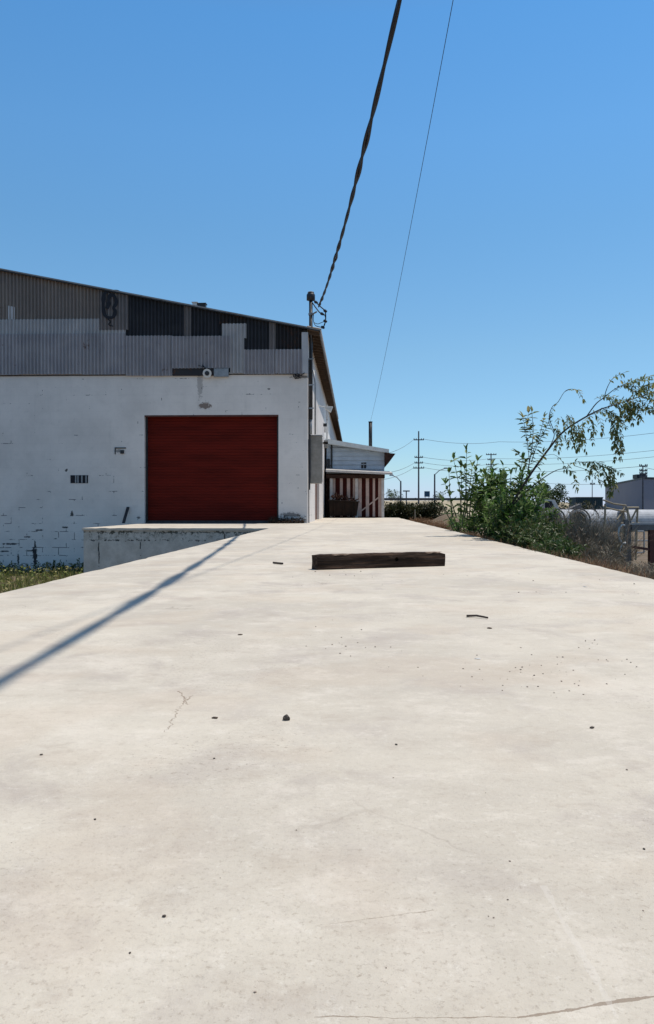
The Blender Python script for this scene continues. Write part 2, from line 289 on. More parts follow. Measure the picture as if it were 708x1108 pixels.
# ------------------------------------------------------------------ building helpers
def wloc(o):
    v = Vector((0,0,0))
    while o: v += o.location; o = o.parent
    return v
class MB:
    def __init__(s): s.v = []; s.f = []; s.sm = False
    def add(s, vs, fs):
        n = len(s.v); s.v += [Vector(a) for a in vs]; s.f += [tuple(i+n for i in f) for f in fs]; return s
    def box(s, x0, x1, y0, y1, z0, z1):
        return s.add([(x0,y0,z0),(x1,y0,z0),(x1,y1,z0),(x0,y1,z0),(x0,y0,z1),(x1,y0,z1),(x1,y1,z1),(x0,y1,z1)],
                     [(0,3,2,1),(4,5,6,7),(0,1,5,4),(1,2,6,5),(2,3,7,6),(3,0,4,7)])
    def hexa(s, p):  # eight points, bottom ring then top ring
        return s.add(p, [(0,3,2,1),(4,5,6,7),(0,1,5,4),(1,2,6,5),(2,3,7,6),(3,0,4,7)])
    def prism_y(s, poly, y0, y1):  # poly of (x,z)
        n = len(poly)
        return s.add([(x,y0,z) for x,z in poly]+[(x,y1,z) for x,z in poly],
                     [tuple(range(n)), tuple(reversed(range(n,2*n)))]+[(i,i+n,(i+1)%n+n,(i+1)%n) for i in range(n)])
    def tube(s, pts, r, n=8, r2=None, caps=True):
        pts = [Vector(p) for p in pts]; m = len(pts); base = len(s.v); up = None
        for i, p in enumerate(pts):
            t = (pts[min(i+1,m-1)]-pts[max(i-1,0)]).normalized()
            if up is None:
                up = t.cross(Vector((0,0,1)) if abs(t.z) < .9 else Vector((1,0,0))).normalized()
            a = (up - t*up.dot(t)).normalized(); up = a; b = t.cross(a)
            rr = r[i] if isinstance(r, (list, tuple)) else (r if r2 is None else r+(r2-r)*i/(m-1))
            for k in range(n):
                th = 2*math.pi*k/n; s.v.append(p + a*math.cos(th)*rr + b*math.sin(th)*rr)
        for i in range(m-1):
            for k in range(n):
                q = base+i*n; s.f.append((q+k, q+(k+1)%n, q+n+(k+1)%n, q+n+k))
        if caps:
            s.f.append(tuple(reversed(range(base, base+n)))); s.f.append(tuple(range(base+(m-1)*n, base+m*n)))
        return s
    def leaf(s, p, d, up, l, w, fold=.25):
        p = Vector(p); d = Vector(d).normalized(); sd = d.cross(Vector(up))
        if sd.length < 1e-3: sd = d.cross(Vector((1,.3,0)))
        sd.normalize(); nn = sd.cross(d)
        a = p; m1 = p+d*l*.38-nn*l*.02; t = p+d*l-nn*l*.12
        s.add([a, p+d*l*.3+sd*w*.5+nn*w*fold, p+d*l*.7+sd*w*.38+nn*w*fold*.7-nn*l*.05, t, p+d*l*.7-sd*w*.38+nn*w*fold*.7-nn*l*.05, p+d*l*.3-sd*w*.5+nn*w*fold, m1, p+d*l*.72-nn*l*.07],
              [(0,6,1),(6,7,2,1),(7,3,2),(0,5,6),(5,4,7,6),(4,3,7)]); return s
    def blade(s, p, d, l, w):
        p = Vector(p); d = Vector(d).normalized(); a = random.uniform(0, math.pi); sd = Vector((math.cos(a), math.sin(a), 0))
        bend = Vector((d.x, d.y, -.3))*l*.35
        s.add([p-sd*w/2, p+sd*w/2, p+d*l*.55+sd*w*.35, p+d*l*.55-sd*w*.35, p+d*l+bend*.5], [(0,1,2,3),(3,2,4)]); return s
    def build(s, name, m, parent=None, bevel=0, smooth=False, origin=None):
        me = bpy.data.meshes.new(name)
        if parent is not None: o_ = Vector((0,0,0)) ; 
        elif origin is not None: o_ = Vector(origin)
        else:
            xs = [v.x for v in s.v]; ys = [v.y for v in s.v]; zs = [v.z for v in s.v]
            o_ = Vector(((min(xs)+max(xs))/2, (min(ys)+max(ys))/2, min(zs)))
        me.from_pydata([v-o_ for v in s.v], [], s.f); me.update()
        o = bpy.data.objects.new(name, me); COL.objects.link(o)
        if parent is not None: o.parent = parent; o.location = -wloc(parent)
        else: o.location = o_
        me.materials.append(M[m] if isinstance(m, str) else m)
        if smooth:
            for p in me.polygons: p.use_smooth = True
        if bevel:
            bm = bmesh.new(); bm.from_mesh(me); bmesh.ops.recalc_face_normals(bm, faces=bm.faces)
            bmesh.ops.bevel(bm, geom=[e for e in bm.edges], offset=bevel, segments=2, affect='EDGES', profile=.6); bm.to_mesh(me); bm.free()
        return o
def tag(o, label=None, cat=None, group=None, kind=None):
    if label: o['label'] = label
    if cat: o['category'] = cat
    if group: o['group'] = group
    if kind: o['kind'] = kind
    return o
def thing(name, loc, label, cat, group=None):
    o = bpy.data.objects.new(name, None); COL.objects.link(o); o.location = loc; o.empty_display_size = .2
    return tag(o, label, cat, group)
def copy_tree(o, parent=None):
    c = o.copy(); COL.objects.link(c); c.parent = parent
    for ch in o.children: copy_tree(ch, c)
    return c
def sstep(a, b, x):
    t = max(0, min(1, (x-a)/(b-a))); return t*t*(3-2*t)

# ------------------------------------------------------------------ terrain
SL, SR, SF = -2.5, 2.5, 46.2      # slab left, right, far end
def gz(x, y):
    t = sstep(-2.2, 2.0, x); near = -1.9*(1-t) + -.70*t
    far = sstep(52, 85, y)*sstep(-5, 1, x)
    z = near*(1-far) + -.70*far
    if x > 2.0 and y < 60:                                  # banked dirt against the slab
        b = 1-sstep(2.5, 4.6, x); z = z*(1-b) + b*(-.16)
    if x > 0:
        amp = .05*sstep(2.3, 4, x)
        z += amp*noise.noise(Vector((x*1.3, y*1.3, 0))) + .5*amp*noise.noise(Vector((x*4, y*4, 3)))
        z += .95*math.exp(-((x-6.2)/1.6)**2-((y-50)/4.5)**2)*sstep(2.3, 4, x)   # dirt heap
    return z
xs = [-2500,-900,-300,-120,-60,-40,-30,-22,-18] + [-16+.8*i for i in range(16)] + [-3.2,-2.6,-2.4,-1.5,-.5,.5,1.5,2.2] + [2.35+.16*i for i in range(24)] + [6.3+.5*i for i in range(18)] + [16,19,23,30,40,60,90,140,220,400,900,2500]
ys = [-2500,-600,-120,-40,-15,-6,0] + [1+.35*i for i in range(84)] + [31+.9*i for i in range(40)] + [70,78,86,95,110,130,160,200,300,500,900,1700,4000]
mb = MB(); nx = len(xs)
mb.v = [Vector((x, y, gz(x, y))) for y in ys for x in xs]
mb.f = [(j*nx+i, j*nx+i+1, (j+1)*nx+i+1, (j+1)*nx+i) for j in range(len(ys)-1) for i in range(nx-1)]
M['dirt'] = mat('dry_dirt', (.20,.145,.105), (.115,.085,.06), 1.6, .95, .8, 9, c3=(.16,.12,.075))
g_ = mb.build('ground', 'dirt', smooth=True, origin=(0,0,0)); tag(g_, 'bare brown dry dirt ground around the concrete platform', kind='structure')

# freeway embankment of dry grass, far behind
M['straw'] = mat('dry_field', (.42,.36,.25), (.30,.25,.16), .3, .95, .5, 2, c3=(.36,.30,.2))
mb = MB(); prof = [(135,-.72),(150,1.3),(156,2.0),(172,2.05),(190,-.72)]
exs = [-160+8*i for i in range(26)] + [50,60,75]
for i, x in enumerate(exs):
    s_ = 1-sstep(30, 75, x)
    for (y, z) in prof: mb.v.append(Vector((x, y+1.5*noise.noise(Vector((x*.1,y,0))), -.75+(z+.75)*s_ + (.12*noise.noise(Vector((x*.3,y,1))) if z>0 else 0))))
for i in range(len(exs)-1):
    for k in range(4):
        a = i*5+k; mb.f.append((a, a+5, a+6, a+1))
tag(mb.build('hill', 'straw', smooth=True), 'low cream embankment of dry grass on the skyline', kind='structure')
mb = MB(); mb.box(-100, 26, 160, 160.3, 2.04, 2.5)
for i in range(16): mb.box(-100+8*i, -99.8+8*i, 159.9, 160, 2.04, 2.55)
tag(mb.build('guard_wall', 'asphalt'), 'thin dark barrier along the top of the cream embankment', 'barrier')

# ------------------------------------------------------------------ concrete platform
mb = MB(); yy = [-14+.2*i for i in range(302)]; yy = [y for y in yy if y < SF]+[SF]
L_, R_ = [], []
for y in yy:
    L_.append(SL + .018*noise.noise(Vector((0, y*.9, 0))) + .012*noise.noise(Vector((5, y*4, 0))) + .06*max(0, noise.noise(Vector((8, y*1.9, 4)))-.25))
    R_.append(SR + .035*noise.noise(Vector((9, y*.5, 0))) + .02*noise.noise(Vector((5, y*3, 0))) - .05*max(0, noise.noise(Vector((2, y*1.7, 4)))-.25))
n = len(yy); cols = 9
for j, y in enumerate(yy):
    for c in range(cols): 
        x = L_[j]+(R_[j]-L_[j])*c/(cols-1)
        mb.v.append(Vector((x, y, 0.0 if 0 < c < cols-1 else -.006)))
for j in range(n-1):
    for c in range(cols-1):
        a = j*cols+c; mb.f.append((a, a+1, a+cols+1, a+cols))
b0 = len(mb.v)
for j, y in enumerate(yy): mb.v += [Vector((L_[j]-.008, y, -.03)), Vector((L_[j]-.008, y, -2.1)), Vector((R_[j]+.008, y, -.03)), Vector((R_[j]+.008, y, -1.2))]
for j in range(n-1):
    a = b0+4*j; l = j*cols; r = j*cols+cols-1
    mb.f += [(l, l+cols, a+4, a), (a, a+4, a+5, a+1), (r, a+2, a+6, r+cols), (a+2, a+3, a+7, a+6)]
mb.f += [(b0+1, b0+3, b0+2, cols-1, 0, b0), (b0+4*(n-1), (n-1)*cols, n*cols-1, b0+4*(n-1)+2, b0+4*(n-1)+3, b0+4*(n-1)+1)]
tag(mb.build('pavement', 'concrete', origin=(0,0,0)), 'long pale weathered concrete loading platform', kind='structure')

# ledge in front of the roller door
XC = -1.84                       # warehouse corner
ledL = P(89, 590, 22.7).x
t = thing('loading_dock', ((ledL+SL)/2, 26, -1.9), 'low grey blockwork dock with cracked face in front of the red roller door', 'loading dock')
mb = MB(); nseg = 40
mb.box(ledL+.03, SL-.012, 22.74, 29.94, -1.95, -.075)
mb.build('dock_wall', 'ledge', t)
mb = MB(); 
for i in range(nseg):
    x0 = ledL+(SL-.012-ledL)*i/nseg; x1 = ledL+(SL-.012-ledL)*(i+1)/nseg
    dy0 = .03*noise.noise(Vector((x0*3,0,0))); dy1 = .03*noise.noise(Vector((x1*3,0,0)))
    dz0 = .015*noise.noise(Vector((x0*4,3,0))); dz1 = .015*noise.noise(Vector((x1*4,3,0)))
    a = len(mb.v)
    mb.v += [Vector((x0,22.69+dy0,-.074)),Vector((x1,22.69+dy1,-.074)),Vector((x1,22.69+dy1,-.006+dz1)),Vector((x0,22.69+dy0,-.006+dz0)),Vector((x0,29.93,-.006)),Vector((x1,29.93,-.006)),Vector((x0,29.93,-.074)),Vector((x1,29.93,-.074))]
    mb.f += [(a,a+1,a+2,a+3),(a+3,a+2,a+5,a+4),(a+4,a+5,a+7,a+6),(a,a+6,a+7,a+1)]
    if i == 0: mb.f.append((a,a+3,a+4,a+6))
mb.build('dock_slab', 'concrete', t)

# ------------------------------------------------------------------ warehouse
YF = 30.0; RIDGE = -20.0; SLOPE = .198; EAVE = -1.34; ZE = 7.36; YB = 82
roofz = lambda x: ZE + (EAVE - x)*SLOPE if x > RIDGE else ZE + (EAVE-RIDGE)*SLOPE - (RIDGE-x)*SLOPE
WL = 2*RIDGE - XC
wh = thing('warehouse', (RIDGE, 56, -1.9), 'large white block warehouse with patched corrugated gable and red roller door', 'warehouse')
doL = P(156.5, 520, YF).x; doR = P(301.5, 520, YF).x; doT = P(230, 449, YF).z; ZW = P(200, 405, YF).z
mb = MB()
mb.box(WL, doL, YF, YF+.35, -2.1, ZW+.06); mb.box(doR, XC, YF, YF+.35, -2.1, ZW+.06); mb.box(doL, doR, YF, YF+.35, doT, ZW+.06)
mb.box(doL, doR, YF, YF+.35, -2.1, -.08)
mb.build('front_wall', 'block_front', wh)
mb = MB(); mb.prism_y([(WL+.02, ZW+.06), (XC-.02, ZW+.06), (XC-.02, roofz(XC-.02)-.09), (RIDGE, roofz(RIDGE)-.09), (WL+.02, roofz(WL+.02)-.09)], YF+.03, YF+.33)
mb.build('gable', 'dark_sheet', wh)
# side wall with a recessed bay of bare brick and its openings
d0, d1 = 35.6, 39.6
mb = MB()
def side(y0, y1, z0, z1, dx=0): mb.box(XC-.3, XC+dx, y0, y1, z0, z1)
zt = roofz(XC-.3)-.085
mb.box(XC-.3, XC+.002, YF+.352, d0, -2.1, zt); mb.box(XC-.3, XC+.002, d1, YB, -2.1, zt); mb.box(XC-.3, XC+.002, d0, d1, 2.25, zt); mb.box(XC-.3, XC+.002, d0, d1, -2.1, -.01)
mb.box(XC+.004, XC+.10, 49.0, 49.6, -.0, zt-.4)
mb.box(WL, WL+.3, YF+.352, YB-.3, -2.1, zt); mb.box(WL, XC, YB-.3+.302, YB+.3, -2.1, zt)
mb.build('side_wall', 'block_side', wh)
mb = MB(); mb.box(XC-.22, XC-.12, d0+.002, d1-.002, -.008, 2.24)
dr = mb.build('side_door', mat('brown_side_door', (.17,.075,.05), (.10,.05,.035), 3, .8, .3, 20), wh)
mb = MB(); mb.box(XC-.115, XC-.06, d0+.35, d0+.42, .9, 1.3); mb.build('door_handle', 'steel_dark', dr)
# roof
mb = MB(); yo = YF-.22
th = .055
def slab(x0, x1, y0, y1, dz0, dz1):
    mb.hexa([(x0,y0,roofz(x0)+dz0),(x1,y0,roofz(x1)+dz0),(x1,y1,roofz(x1)+dz0),(x0,y1,roofz(x0)+dz0),(x0,y0,roofz(x0)+dz1),(x1,y0,roofz(x1)+dz1),(x1,y1,roofz(x1)+dz1),(x0,y1,roofz(x0)+dz1)])
slab(RIDGE, EAVE, yo, YB+.5, -.05, 0); slab(2*RIDGE-EAVE, RIDGE, yo, YB+.5, -.05, 0)
rf = mb.build('roof', 'roof_sheet', wh)
mb = MB(); k = 0
y = yo   # corrugated lip along the eave
while y < 60:
    mb.tube([(EAVE-.5, y, roofz(EAVE-.5)+.012),(EAVE+.03, y, roofz(EAVE+.03)+.012)], .022, 5); y += .2
mb.build('roof_ribs', 'roof_sheet', rf)
mb = MB(); slab(RIDGE, EAVE-.02, yo+.02, yo+.06, -.09, -.052); slab(2*RIDGE-EAVE, RIDGE, yo+.02, yo+.06, -.09, -.052)
mb.build('rake_board', 'steel_dark', rf)
mb = MB(); mb.box(EAVE-.04, EAVE-.005, yo+.065, YB, ZE-.21, ZE-.05); mb.build('fascia', 'fascia', rf)
mb = MB(); slab(XC+.004, EAVE-.045, yo+.065, YB, -.085, -.052)
y = YF+.1
while y < 80:
    mb.hexa([(XC+.004,y,roofz(XC)-.22),(EAVE-.045,y,roofz(EAVE-.045)-.2),(EAVE-.045,y+.05,roofz(EAVE-.045)-.2),(XC+.004,y+.05,roofz(XC)-.22),
             (XC+.004,y,roofz(XC)-.088),(EAVE-.045,y,roofz(EAVE-.045)-.088),(EAVE-.045,y+.05,roofz(EAVE-.045)-.088),(XC+.004,y+.05,roofz(XC)-.088)]); y += .6
mb.build('soffit', 'soffit', rf)
for pa, pb, nm in [((208,329),(213,327),1),((214,329),(222,327),1)]:
    a = P(pa[0], 325, YF); b = P(pb[0], 325, YF); z = roofz(a.x)
    mb = MB(); mb.box(a.x, b.x, YF+.05, YF+.3, z-.06, z+.14); mb.box(a.x-.03, b.x+.03, YF+.02, YF+.33, z+.141, z+.165); mb.build('roof_vent', 'white_metal' if pa[0] == 208 else 'steel_dark', rf)

# corrugated cladding, patch by patch
def clad(px0, px1, pyb, pyt, m, off, label=None, amp=.044, jag=.0, parent=wh, pitch=.138):
    x0 = P(px0, 400, YF).x if px0 > -50 else WL+.02; x1 = P(px1, 400, YF).x
    x1 = min(x1, XC+.02)
    zb = P((px0+px1)/2 if px0 > -50 else 100, pyb, YF).z
    mb = MB(); n_ = max(2, int((x1-x0)/(pitch/8)))
    for i in range(n_+1):
        x = x0+(x1-x0)*i/n_; ztp = roofz(x)-.055 if pyt is None else min(P(px1, pyt, YF).z, roofz(x)-.055)
        sh = math.floor(x/.81); jb = jag*noise.noise(Vector((sh*3.7, zb, 1)))*1.5
        y = YF-off-amp*math.sin(2*math.pi*x/pitch)
        for (zz) in (zb+jb, ztp): mb.v += [Vector((x, y-.001, zz)), Vector((x, y+.001, zz))]
    for i in range(n_):
        a = 4*i; mb.f += [(a,a+4,a+6,a+2),(a+1,a+3,a+7,a+5),(a,a+1,a+5,a+4),(a+2,a+6,a+7,a+3)]
    o = mb.build('corrugated_panel', m, parent, smooth=False)
    if label: o['label'] = label
    return o
clad(-99, 108.5, 346, None, 'tan_sheet', .030, 'tan brown upper corrugated sheets')
clad(-99, 137, 364, 345, 'pale_sheet', .062, 'pale blue grey corrugated strip')
clad(-99, 137, 405.5, 361, 'blue_sheet', .10, jag=.02)
gp_ = clad(108.5, 139.5, 357.5, None, 'purple_sheet', .085, 'grey brown corrugated patch sprayed with black graffiti')
clad(139.5, 200, 364.5, None, 'dark_sheet', .050, 'dark corrugated sheets under the roof slope')
clad(200, 207.5, 364, None, 'purple_sheet', .072)
clad(207.5, 238, 365.5, None, 'dark_sheet', .050)
clad(235, 267.5, 351, None, 'rust_dark', .048, 'blackened rusty corrugated sheet')
clad(240.5, 267, 366.5, 350.5, 'pale_sheet', .085, 'small pale corrugated patch')
clad(267, 292, 380, None, 'dark_sheet', .050)
clad(292, 298.5, 380, None, 'purple_sheet', .086)
clad(298.5, 327, 380, None, 'rust_dark', .052)
clad(137, 187.5, 407, 363.5, 'blue_sheet', .088, jag=.015)
clad(187.5, 250, 399, 364, 'blue_sheet', .12)
clad(250, 265, 404.5, 363.5, 'pale_sheet', .10)
clad(265, 298, 405.5, 378.5, 'blue_sheet', .09, jag=.015)
clad(298, 328, 405, 378.5, 'blue_sheet', .125)
x0 = P(187.5, 400, YF).x; x1 = P(250, 400, YF).x
mb = MB(); mb.box(x0, P(232,400,YF).x, YF-.075, YF-.055, P(200,407,YF).z, P(200,397,YF).z); mb.build('filler_board', 'rust_dark', wh)
mb = MB(); a = P(232, 399, YF); b = P(248, 408, YF); mb.box(a.x+.01, b.x, YF-.13, YF-.05, b.z, a.z-.01); mb.build('meter_box', 'galv', wh)
mb = MB(); a = P(326, 358, YF); mb.box(a.x+.03, XC+.03, YF-.15, YF-.128, ZW-.02, roofz(XC)-.2); mb.build('corner_board', 'pale_sheet', wh)
mb = MB(); mb.box(WL+.02, XC-.3, YF-.03, YF-.004, ZW-.035, ZW-.005); mb.build('base_flashing', 'rust_dark', wh)
# round exhaust lamp under the cladding
c = P(225.5, 404.5, YF)
mb = MB(); mb.tube([(c.x,YF-.13,c.z),(c.x,YF-.24,c.z-.02)], .12, 16, .17); rl = mb.build('wall_lamp', 'white_metal', wh)
mb = MB(); mb.tube([(c.x,YF-.242,c.z-.02),(c.x,YF-.262,c.z-.02)], .09, 14); mb.build('lamp_face', 'steel_dark', rl)
mb = MB(); mb.tube([(c.x-.2,YF-.14,c.z+.32),(c.x-.08,YF-.2,c.z+.2),(c.x+.0,YF-.18,c.z+.12)], .014, 5); mb.tube([(c.x-.35,YF-.14,c.z+.3),(c.x-.08,YF-.17,c.z+.22)], .012, 5); mb.build('wire', 'black_rubber', wh)
# graffiti strokes
def stroke(pts, w, y, parent, name='graffiti'):
    mb = MB(); q = [P(a, b, YF) for a, b in pts]
    for i in range(len(q)):
        t_ = (q[min(i+1,len(q)-1)]-q[max(i-1,0)]); t_.y = 0; t_.normalize(); nn = Vector((-t_.z, 0, t_.x))
        ww = w*(.8+.5*noise.noise(q[i]*5)); 
        for dy in (0, .002): mb.v += [Vector((q[i].x, y-dy, q[i].z))+nn*ww, Vector((q[i].x, y-dy, q[i].z))-nn*ww]
    for i in range(len(q)-1):
        a = 4*i; mb.f += [(a+2,a+3,a+7,a+6),(a,a+4,a+5,a+1),(a,a+2,a+6,a+4),(a+1,a+5,a+7,a+3)]
    return mb.build(name, 'black', parent)
def smoothpts(pts, k=5):
    out = []
    n_ = len(pts)
    for i in range(n_-1):
        p0 = pts[max(i-1,0)]; p1 = pts[i]; p2 = pts[i+1]; p3 = pts[min(i+2,n_-1)]
        for j in range(k):
            t_ = j/k
            out.append(tuple(.5*((2*b)+(-a+c)*t_+(2*a-5*b+4*c-d)*t_*t_+(-a+3*b-3*c+d)*t_**3) for a,b,c,d in zip(p0,p1,p2,p3)))
    return out+[pts[-1]]
g1 = smoothpts([(120,316),(115,318),(113.5,325),(113.5,335),(115,342),(119,344.5),(124,343.5),(126,338),(124.5,334),(127,329),(126,323),(122,320),(119,324),(119,330),(117,335)])
g2 = smoothpts([(125,316.5),(129,316),(132,318)])
stroke(g1, .082, YF-.137, gp_); stroke(g2, .065, YF-.137, gp_)
stroke(smoothpts([(118,346),(121,349),(119,352),(124,354)]), .025, YF-.137, gp_)
# rusty red smears and holes kept inside sheets' material; the pale square patch high on the tan sheets
a = P(9.5,331,YF); b = P(17,346,YF); mb = MB(); mb.add([(a.x,YF-.052,a.z),(b.x,YF-.052,a.z-.06),(b.x,YF-.052,b.z),(a.x,YF-.052,b.z),(a.x,YF-.055,a.z),(b.x,YF-.055,a.z-.06),(b.x,YF-.055,b.z),(a.x,YF-.055,b.z)],[(4,7,6,5),(0,1,2,3),(0,4,5,1),(2,6,7,3),(0,3,7,4),(1,5,6,2)])
mb.build('patch', 'pale_sheet', wh)
# vent with upright bars
a = P(76.5,514.2,YF); b = P(95.5,522.8,YF)
mb = MB(); mb.box(a.x, b.x, YF-.012, YF-.003, b.z, a.z); vt = mb.build('wall_vent', 'black', wh)
for f_ in (.27,.40,.62,.86):
    x = a.x+(b.x-a.x)*f_; mb = MB(); mb.box(x, x+.05, YF-.03, YF-.014, b.z+.01, a.z-.01); mb.build('vent_bar', 'galv', vt)
a = P(124.5,484.5,YF); b = P(136.5,491.5,YF)
mb = MB(); mb.box(a.x, b.x, YF-.03, YF-.004, a.z-.03, a.z+.01); mb.box(a.x, a.x+.03, YF-.03, YF-.004, b.z, a.z-.032); mb.box(a.x+.22,a.x+.36,YF-.05,YF-.004,b.z+.02,b.z+.16); mb.build('bracket', 'steel_dark', wh)
# roller door
mb = MB(); zz = -.004; yD = YF+.27; prof = []
while zz < doT-.001:
    prof += [(zz, yD), (zz+.02, yD-.016), (zz+.08, yD-.016), (zz+.098, yD)]; zz += .11
prof = [(min(z, doT-.002), y) for z, y in prof]
for z, y in prof: mb.v += [Vector((doL+.002, y, z)), Vector((doR-.002, y, z))]
for i in range(len(prof)-1): mb.f.append((2*i, 2*i+1, 2*i+3, 2*i+2))
k = len(mb.v); mb.v += [Vector((doL+.002,yD+.05,0)),Vector((doR-.002,yD+.05,0)),Vector((doR-.002,yD+.05,doT-.002)),Vector((doL+.002,yD+.05,doT-.002))]; mb.f.append((k+1,k,k+3,k+2))
rd = mb.build('roller_door', 'red_door', wh)
mb = MB(); mb.box(doL+.004, doL+.07, YF+.15, yD-.02, -.004, doT-.004); mb.build('door_track', 'steel_dark', rd)
mb = MB(); mb.box(doR-.07, doR-.004, YF+.15, yD-.02, -.004, doT-.004); mb.build('door_track', 'steel_dark', rd)
mb = MB(); mb.box(doL+.075, doR-.075, yD-.05, yD-.014, -.004, .09); mb.build('bottom_rail', 'steel_dark', rd)
mb = MB(); mb.box(doL+.002, doR-.002, YF-.004, YF+.1, doT-.06, doT-.003); mb.build('lintel', 'rust', wh)
# electrical cabinet on the side wall, conduits and the service mast
cz0, cz1 = P(341,523,30.7).z, P(341,471.5,30.7).z
cx1 = P(348,500,30.7).x
mb = MB(); mb.box(XC+.06, cx1, 30.7, 31.25, cz0, cz1)
cb = mb.build('electrical_cabinet', 'cab_grey', wh, bevel=.012)
mb = MB(); mb.box(cx1+.002, cx1+.025, 30.76, 31.2, cz0+.06, cz1-.06); mb.build('cabinet_door', 'cab_grey', cb)
mb = MB(); mb.box(XC+.04, cx1+.03, 30.66, 31.28, cz1+.002, cz1+.03); mb.build('cabinet_lid', 'galv', cb)
mb = MB(); mb.tube([(XC+.05,30.6,cz1+1.1),(XC+.05,30.6,cz0+.3),(XC+.03,30.6,cz0-.25)], .035, 8); mb.build('cabinet_conduit', 'steel_dark', wh)
mb = MB(); mb.box(cx1+.03, cx1+.2, 32.2, 32.35, cz1-.35, cz1-.05); mb.box(XC+.006, cx1+.2, 32.2, 32.35, cz1-.2, cz1-.12); mb.build('bracket', 'cab_grey', wh)
mx = P(336.5, 340, 30.35).x; ztop = P(336.5, 322, 30.35).z
mast = MB(); mast.tube([(mx,30.35,4.0),(mx,30.35,ztop)], .07, 12); ms = mast.build('service_mast', 'steel_dark', wh, smooth=True)
mb = MB(); mb.tube([(mx,30.35,cz1+.02),(mx,30.35,3.998)], .05, 10); mb.tube([(mx+.17,30.36,cz1+.02),(mx+.17,30.36,5.4),(mx+.1,30.36,5.9)], .032, 8); mb.build('conduit', 'galv', wh, smooth=True)
for z in (4.4, 5.3, 6.3):
    mb = MB(); mb.box(mx-.12, mx+.12, 30.27, 30.278, z, z+.05); mb.build('pipe_strap', 'galv', wh)
hz = ztop; mb = MB()
mb.tube([(mx,30.35,hz-.12),(mx,30.35,hz-.1),(mx,30.35,hz+.1),(mx,30.35,hz+.17),(mx,30.35,hz+.2)], [.1,.165,.165,.12,.03], 14)
mb.build('weather_head', 'steel_dark', ms, smooth=True)
mb = MB(); mb.tube([(mx,30.35,hz+.2),(mx,30.35,hz+.215),(mx,30.35,hz+.245)], [.13,.11,.02], 14); mb.build('cap', 'galv', ms, smooth=True)
zc = P(336,340,30.35).z
mb = MB(); mb.tube([(mx,30.35,zc-.04),(mx,30.35,zc+.04)], .095, 12); mb.tube([(mx+.08,30.3,zc),(mx+.24,30.1,zc+.03)], .03, 6); mb.build('mast_clamp', 'galv', ms)
def wire(pts, r, name='service_wire', m='black_rubber', parent=ms, n=6):
    mb = MB(); mb.tube(smoothpts([tuple(P(a,b,Y)) for a,b,Y in pts], 5), r, n); return mb.build(name, m, parent, smooth=True)
wire([(338.5,325,30.2),(341,326,30.1),(346,331,30),(352,336,30)], .022)
wire([(338.5,328,30.2),(342,333,30.1),(346,338,30),(349,340,30)], .022)
wire([(352,336,30),(352.6,342,30),(352.2,348,30),(350.5,353.5,30)], .025)
wire([(349,340,30),(351.5,341,30),(352.5,344,30)], .022)
wire([(339.5,340,30.2),(339.3,347,30.1),(342,352.5,30),(349,354.2,30)], .014)
wire([(340,349,30.1),(344,350.5,30),(348,349,30),(352,347.5,30)], .012)
for a, b in [(342,327),(352,336.4),(348.6,339.6),(352,347.4),(349.3,354.2)]:
    p = P(a, b, 29.99); mb = MB(); mb.tube([p+Vector((-.06,0,.035)), p+Vector((-.02,0,.01)), p+Vector((.07,0,-.035))], [.03,.06,.035], 8); mb.build('wire_connector', 'black_rubber', ms)
for i in range(5):      # loose wires at the wall corner
    mb = MB(); pts = [(XC-.35+random.uniform(-.2,.25), YF-.16, ZW-.1+random.uniform(-.12,.1)) for _ in range(4)]; mb.tube(smoothpts(pts,4), .014, 5); mb.build('wire', 'black_rubber', wh)
mb = MB(); mb.tube(smoothpts([(mx-.08,30.28,z+.02*math.sin(z*3)) for z in (2.5,3.5,4.5,5.5,6.3)],4), .012, 5); mb.build('wire', 'black_rubber', wh)
# floodlight on the side wall
p = P(354.5,441,38.6); mb = MB(); mb.tube([(XC+.006,38.6,p.z+.12),(XC+.12,38.6,p.z+.06),(p.x-.05,38.6,p.z+.02)], .022, 6); fl = mb.build('floodlight', 'white_metal', wh)
mb = MB(); mb.hexa([(p.x-.12,38.45,p.z-.06),(p.x+.16,38.45,p.z-.24),(p.x+.16,38.75,p.z-.24),(p.x-.12,38.75,p.z-.06),(p.x-.12,38.45,p.z+.06),(p.x+.27,38.45,p.z+.04),(p.x+.27,38.75,p.z+.04),(p.x-.12,38.75,p.z+.06)]); mb.build('lamp_head', 'white_metal', fl, bevel=.01)
mb = MB(); mb.tube([(XC+.04,30.0,3.2),(XC+.045,30.15,-.0)], .02, 5); mb.build('wire', 'black_rubber', wh)
for (y, z) in ((44.5, 5.2),(46.5, 4.1)):
    mb = MB(); mb.box(XC+.006, XC+.2, y, y+.2, z, z+.16); mb.tube([(XC+.1,y+.1,z-.002),(XC+.1,y+.1,z-.35)], .03, 6); mb.build('wall_fitting', 'steel_dark', wh)

# board leaning on the wall by the door
a = P(134.5,568,29.6); b = P(138.5,548.5,29.93)
mb = MB(); mb.hexa([(a.x-.06,29.5,0-.004),(a.x+.05,29.5,-.004),(a.x+.05,29.54,-.004),(a.x-.06,29.54,-.004),(b.x-.05,29.93,b.z),(b.x+.06,29.93,b.z),(b.x+.06,29.97,b.z),(b.x-.05,29.97,b.z)])
o = mb.build('plank', 'steel_dark'); tag(o, 'short dark plank leaning on the wall left of the red door', 'plank')

# ------------------------------------------------------------------ annex
YA = 46.5
ax = thing('annex', (0.1, YA+3, 0), 'pale blue sided lean-to building with slatted red doors at the end of the platform', 'building')
aL = XC+.12; aR = P(416,530,YA).x; zA = P(380,512,YA).z
mb = MB(); mb.box(aL, aR, YA+.1, YA+9, -1.2, zA+.2); mb.build('rear_wall', 'brown_wood', ax)
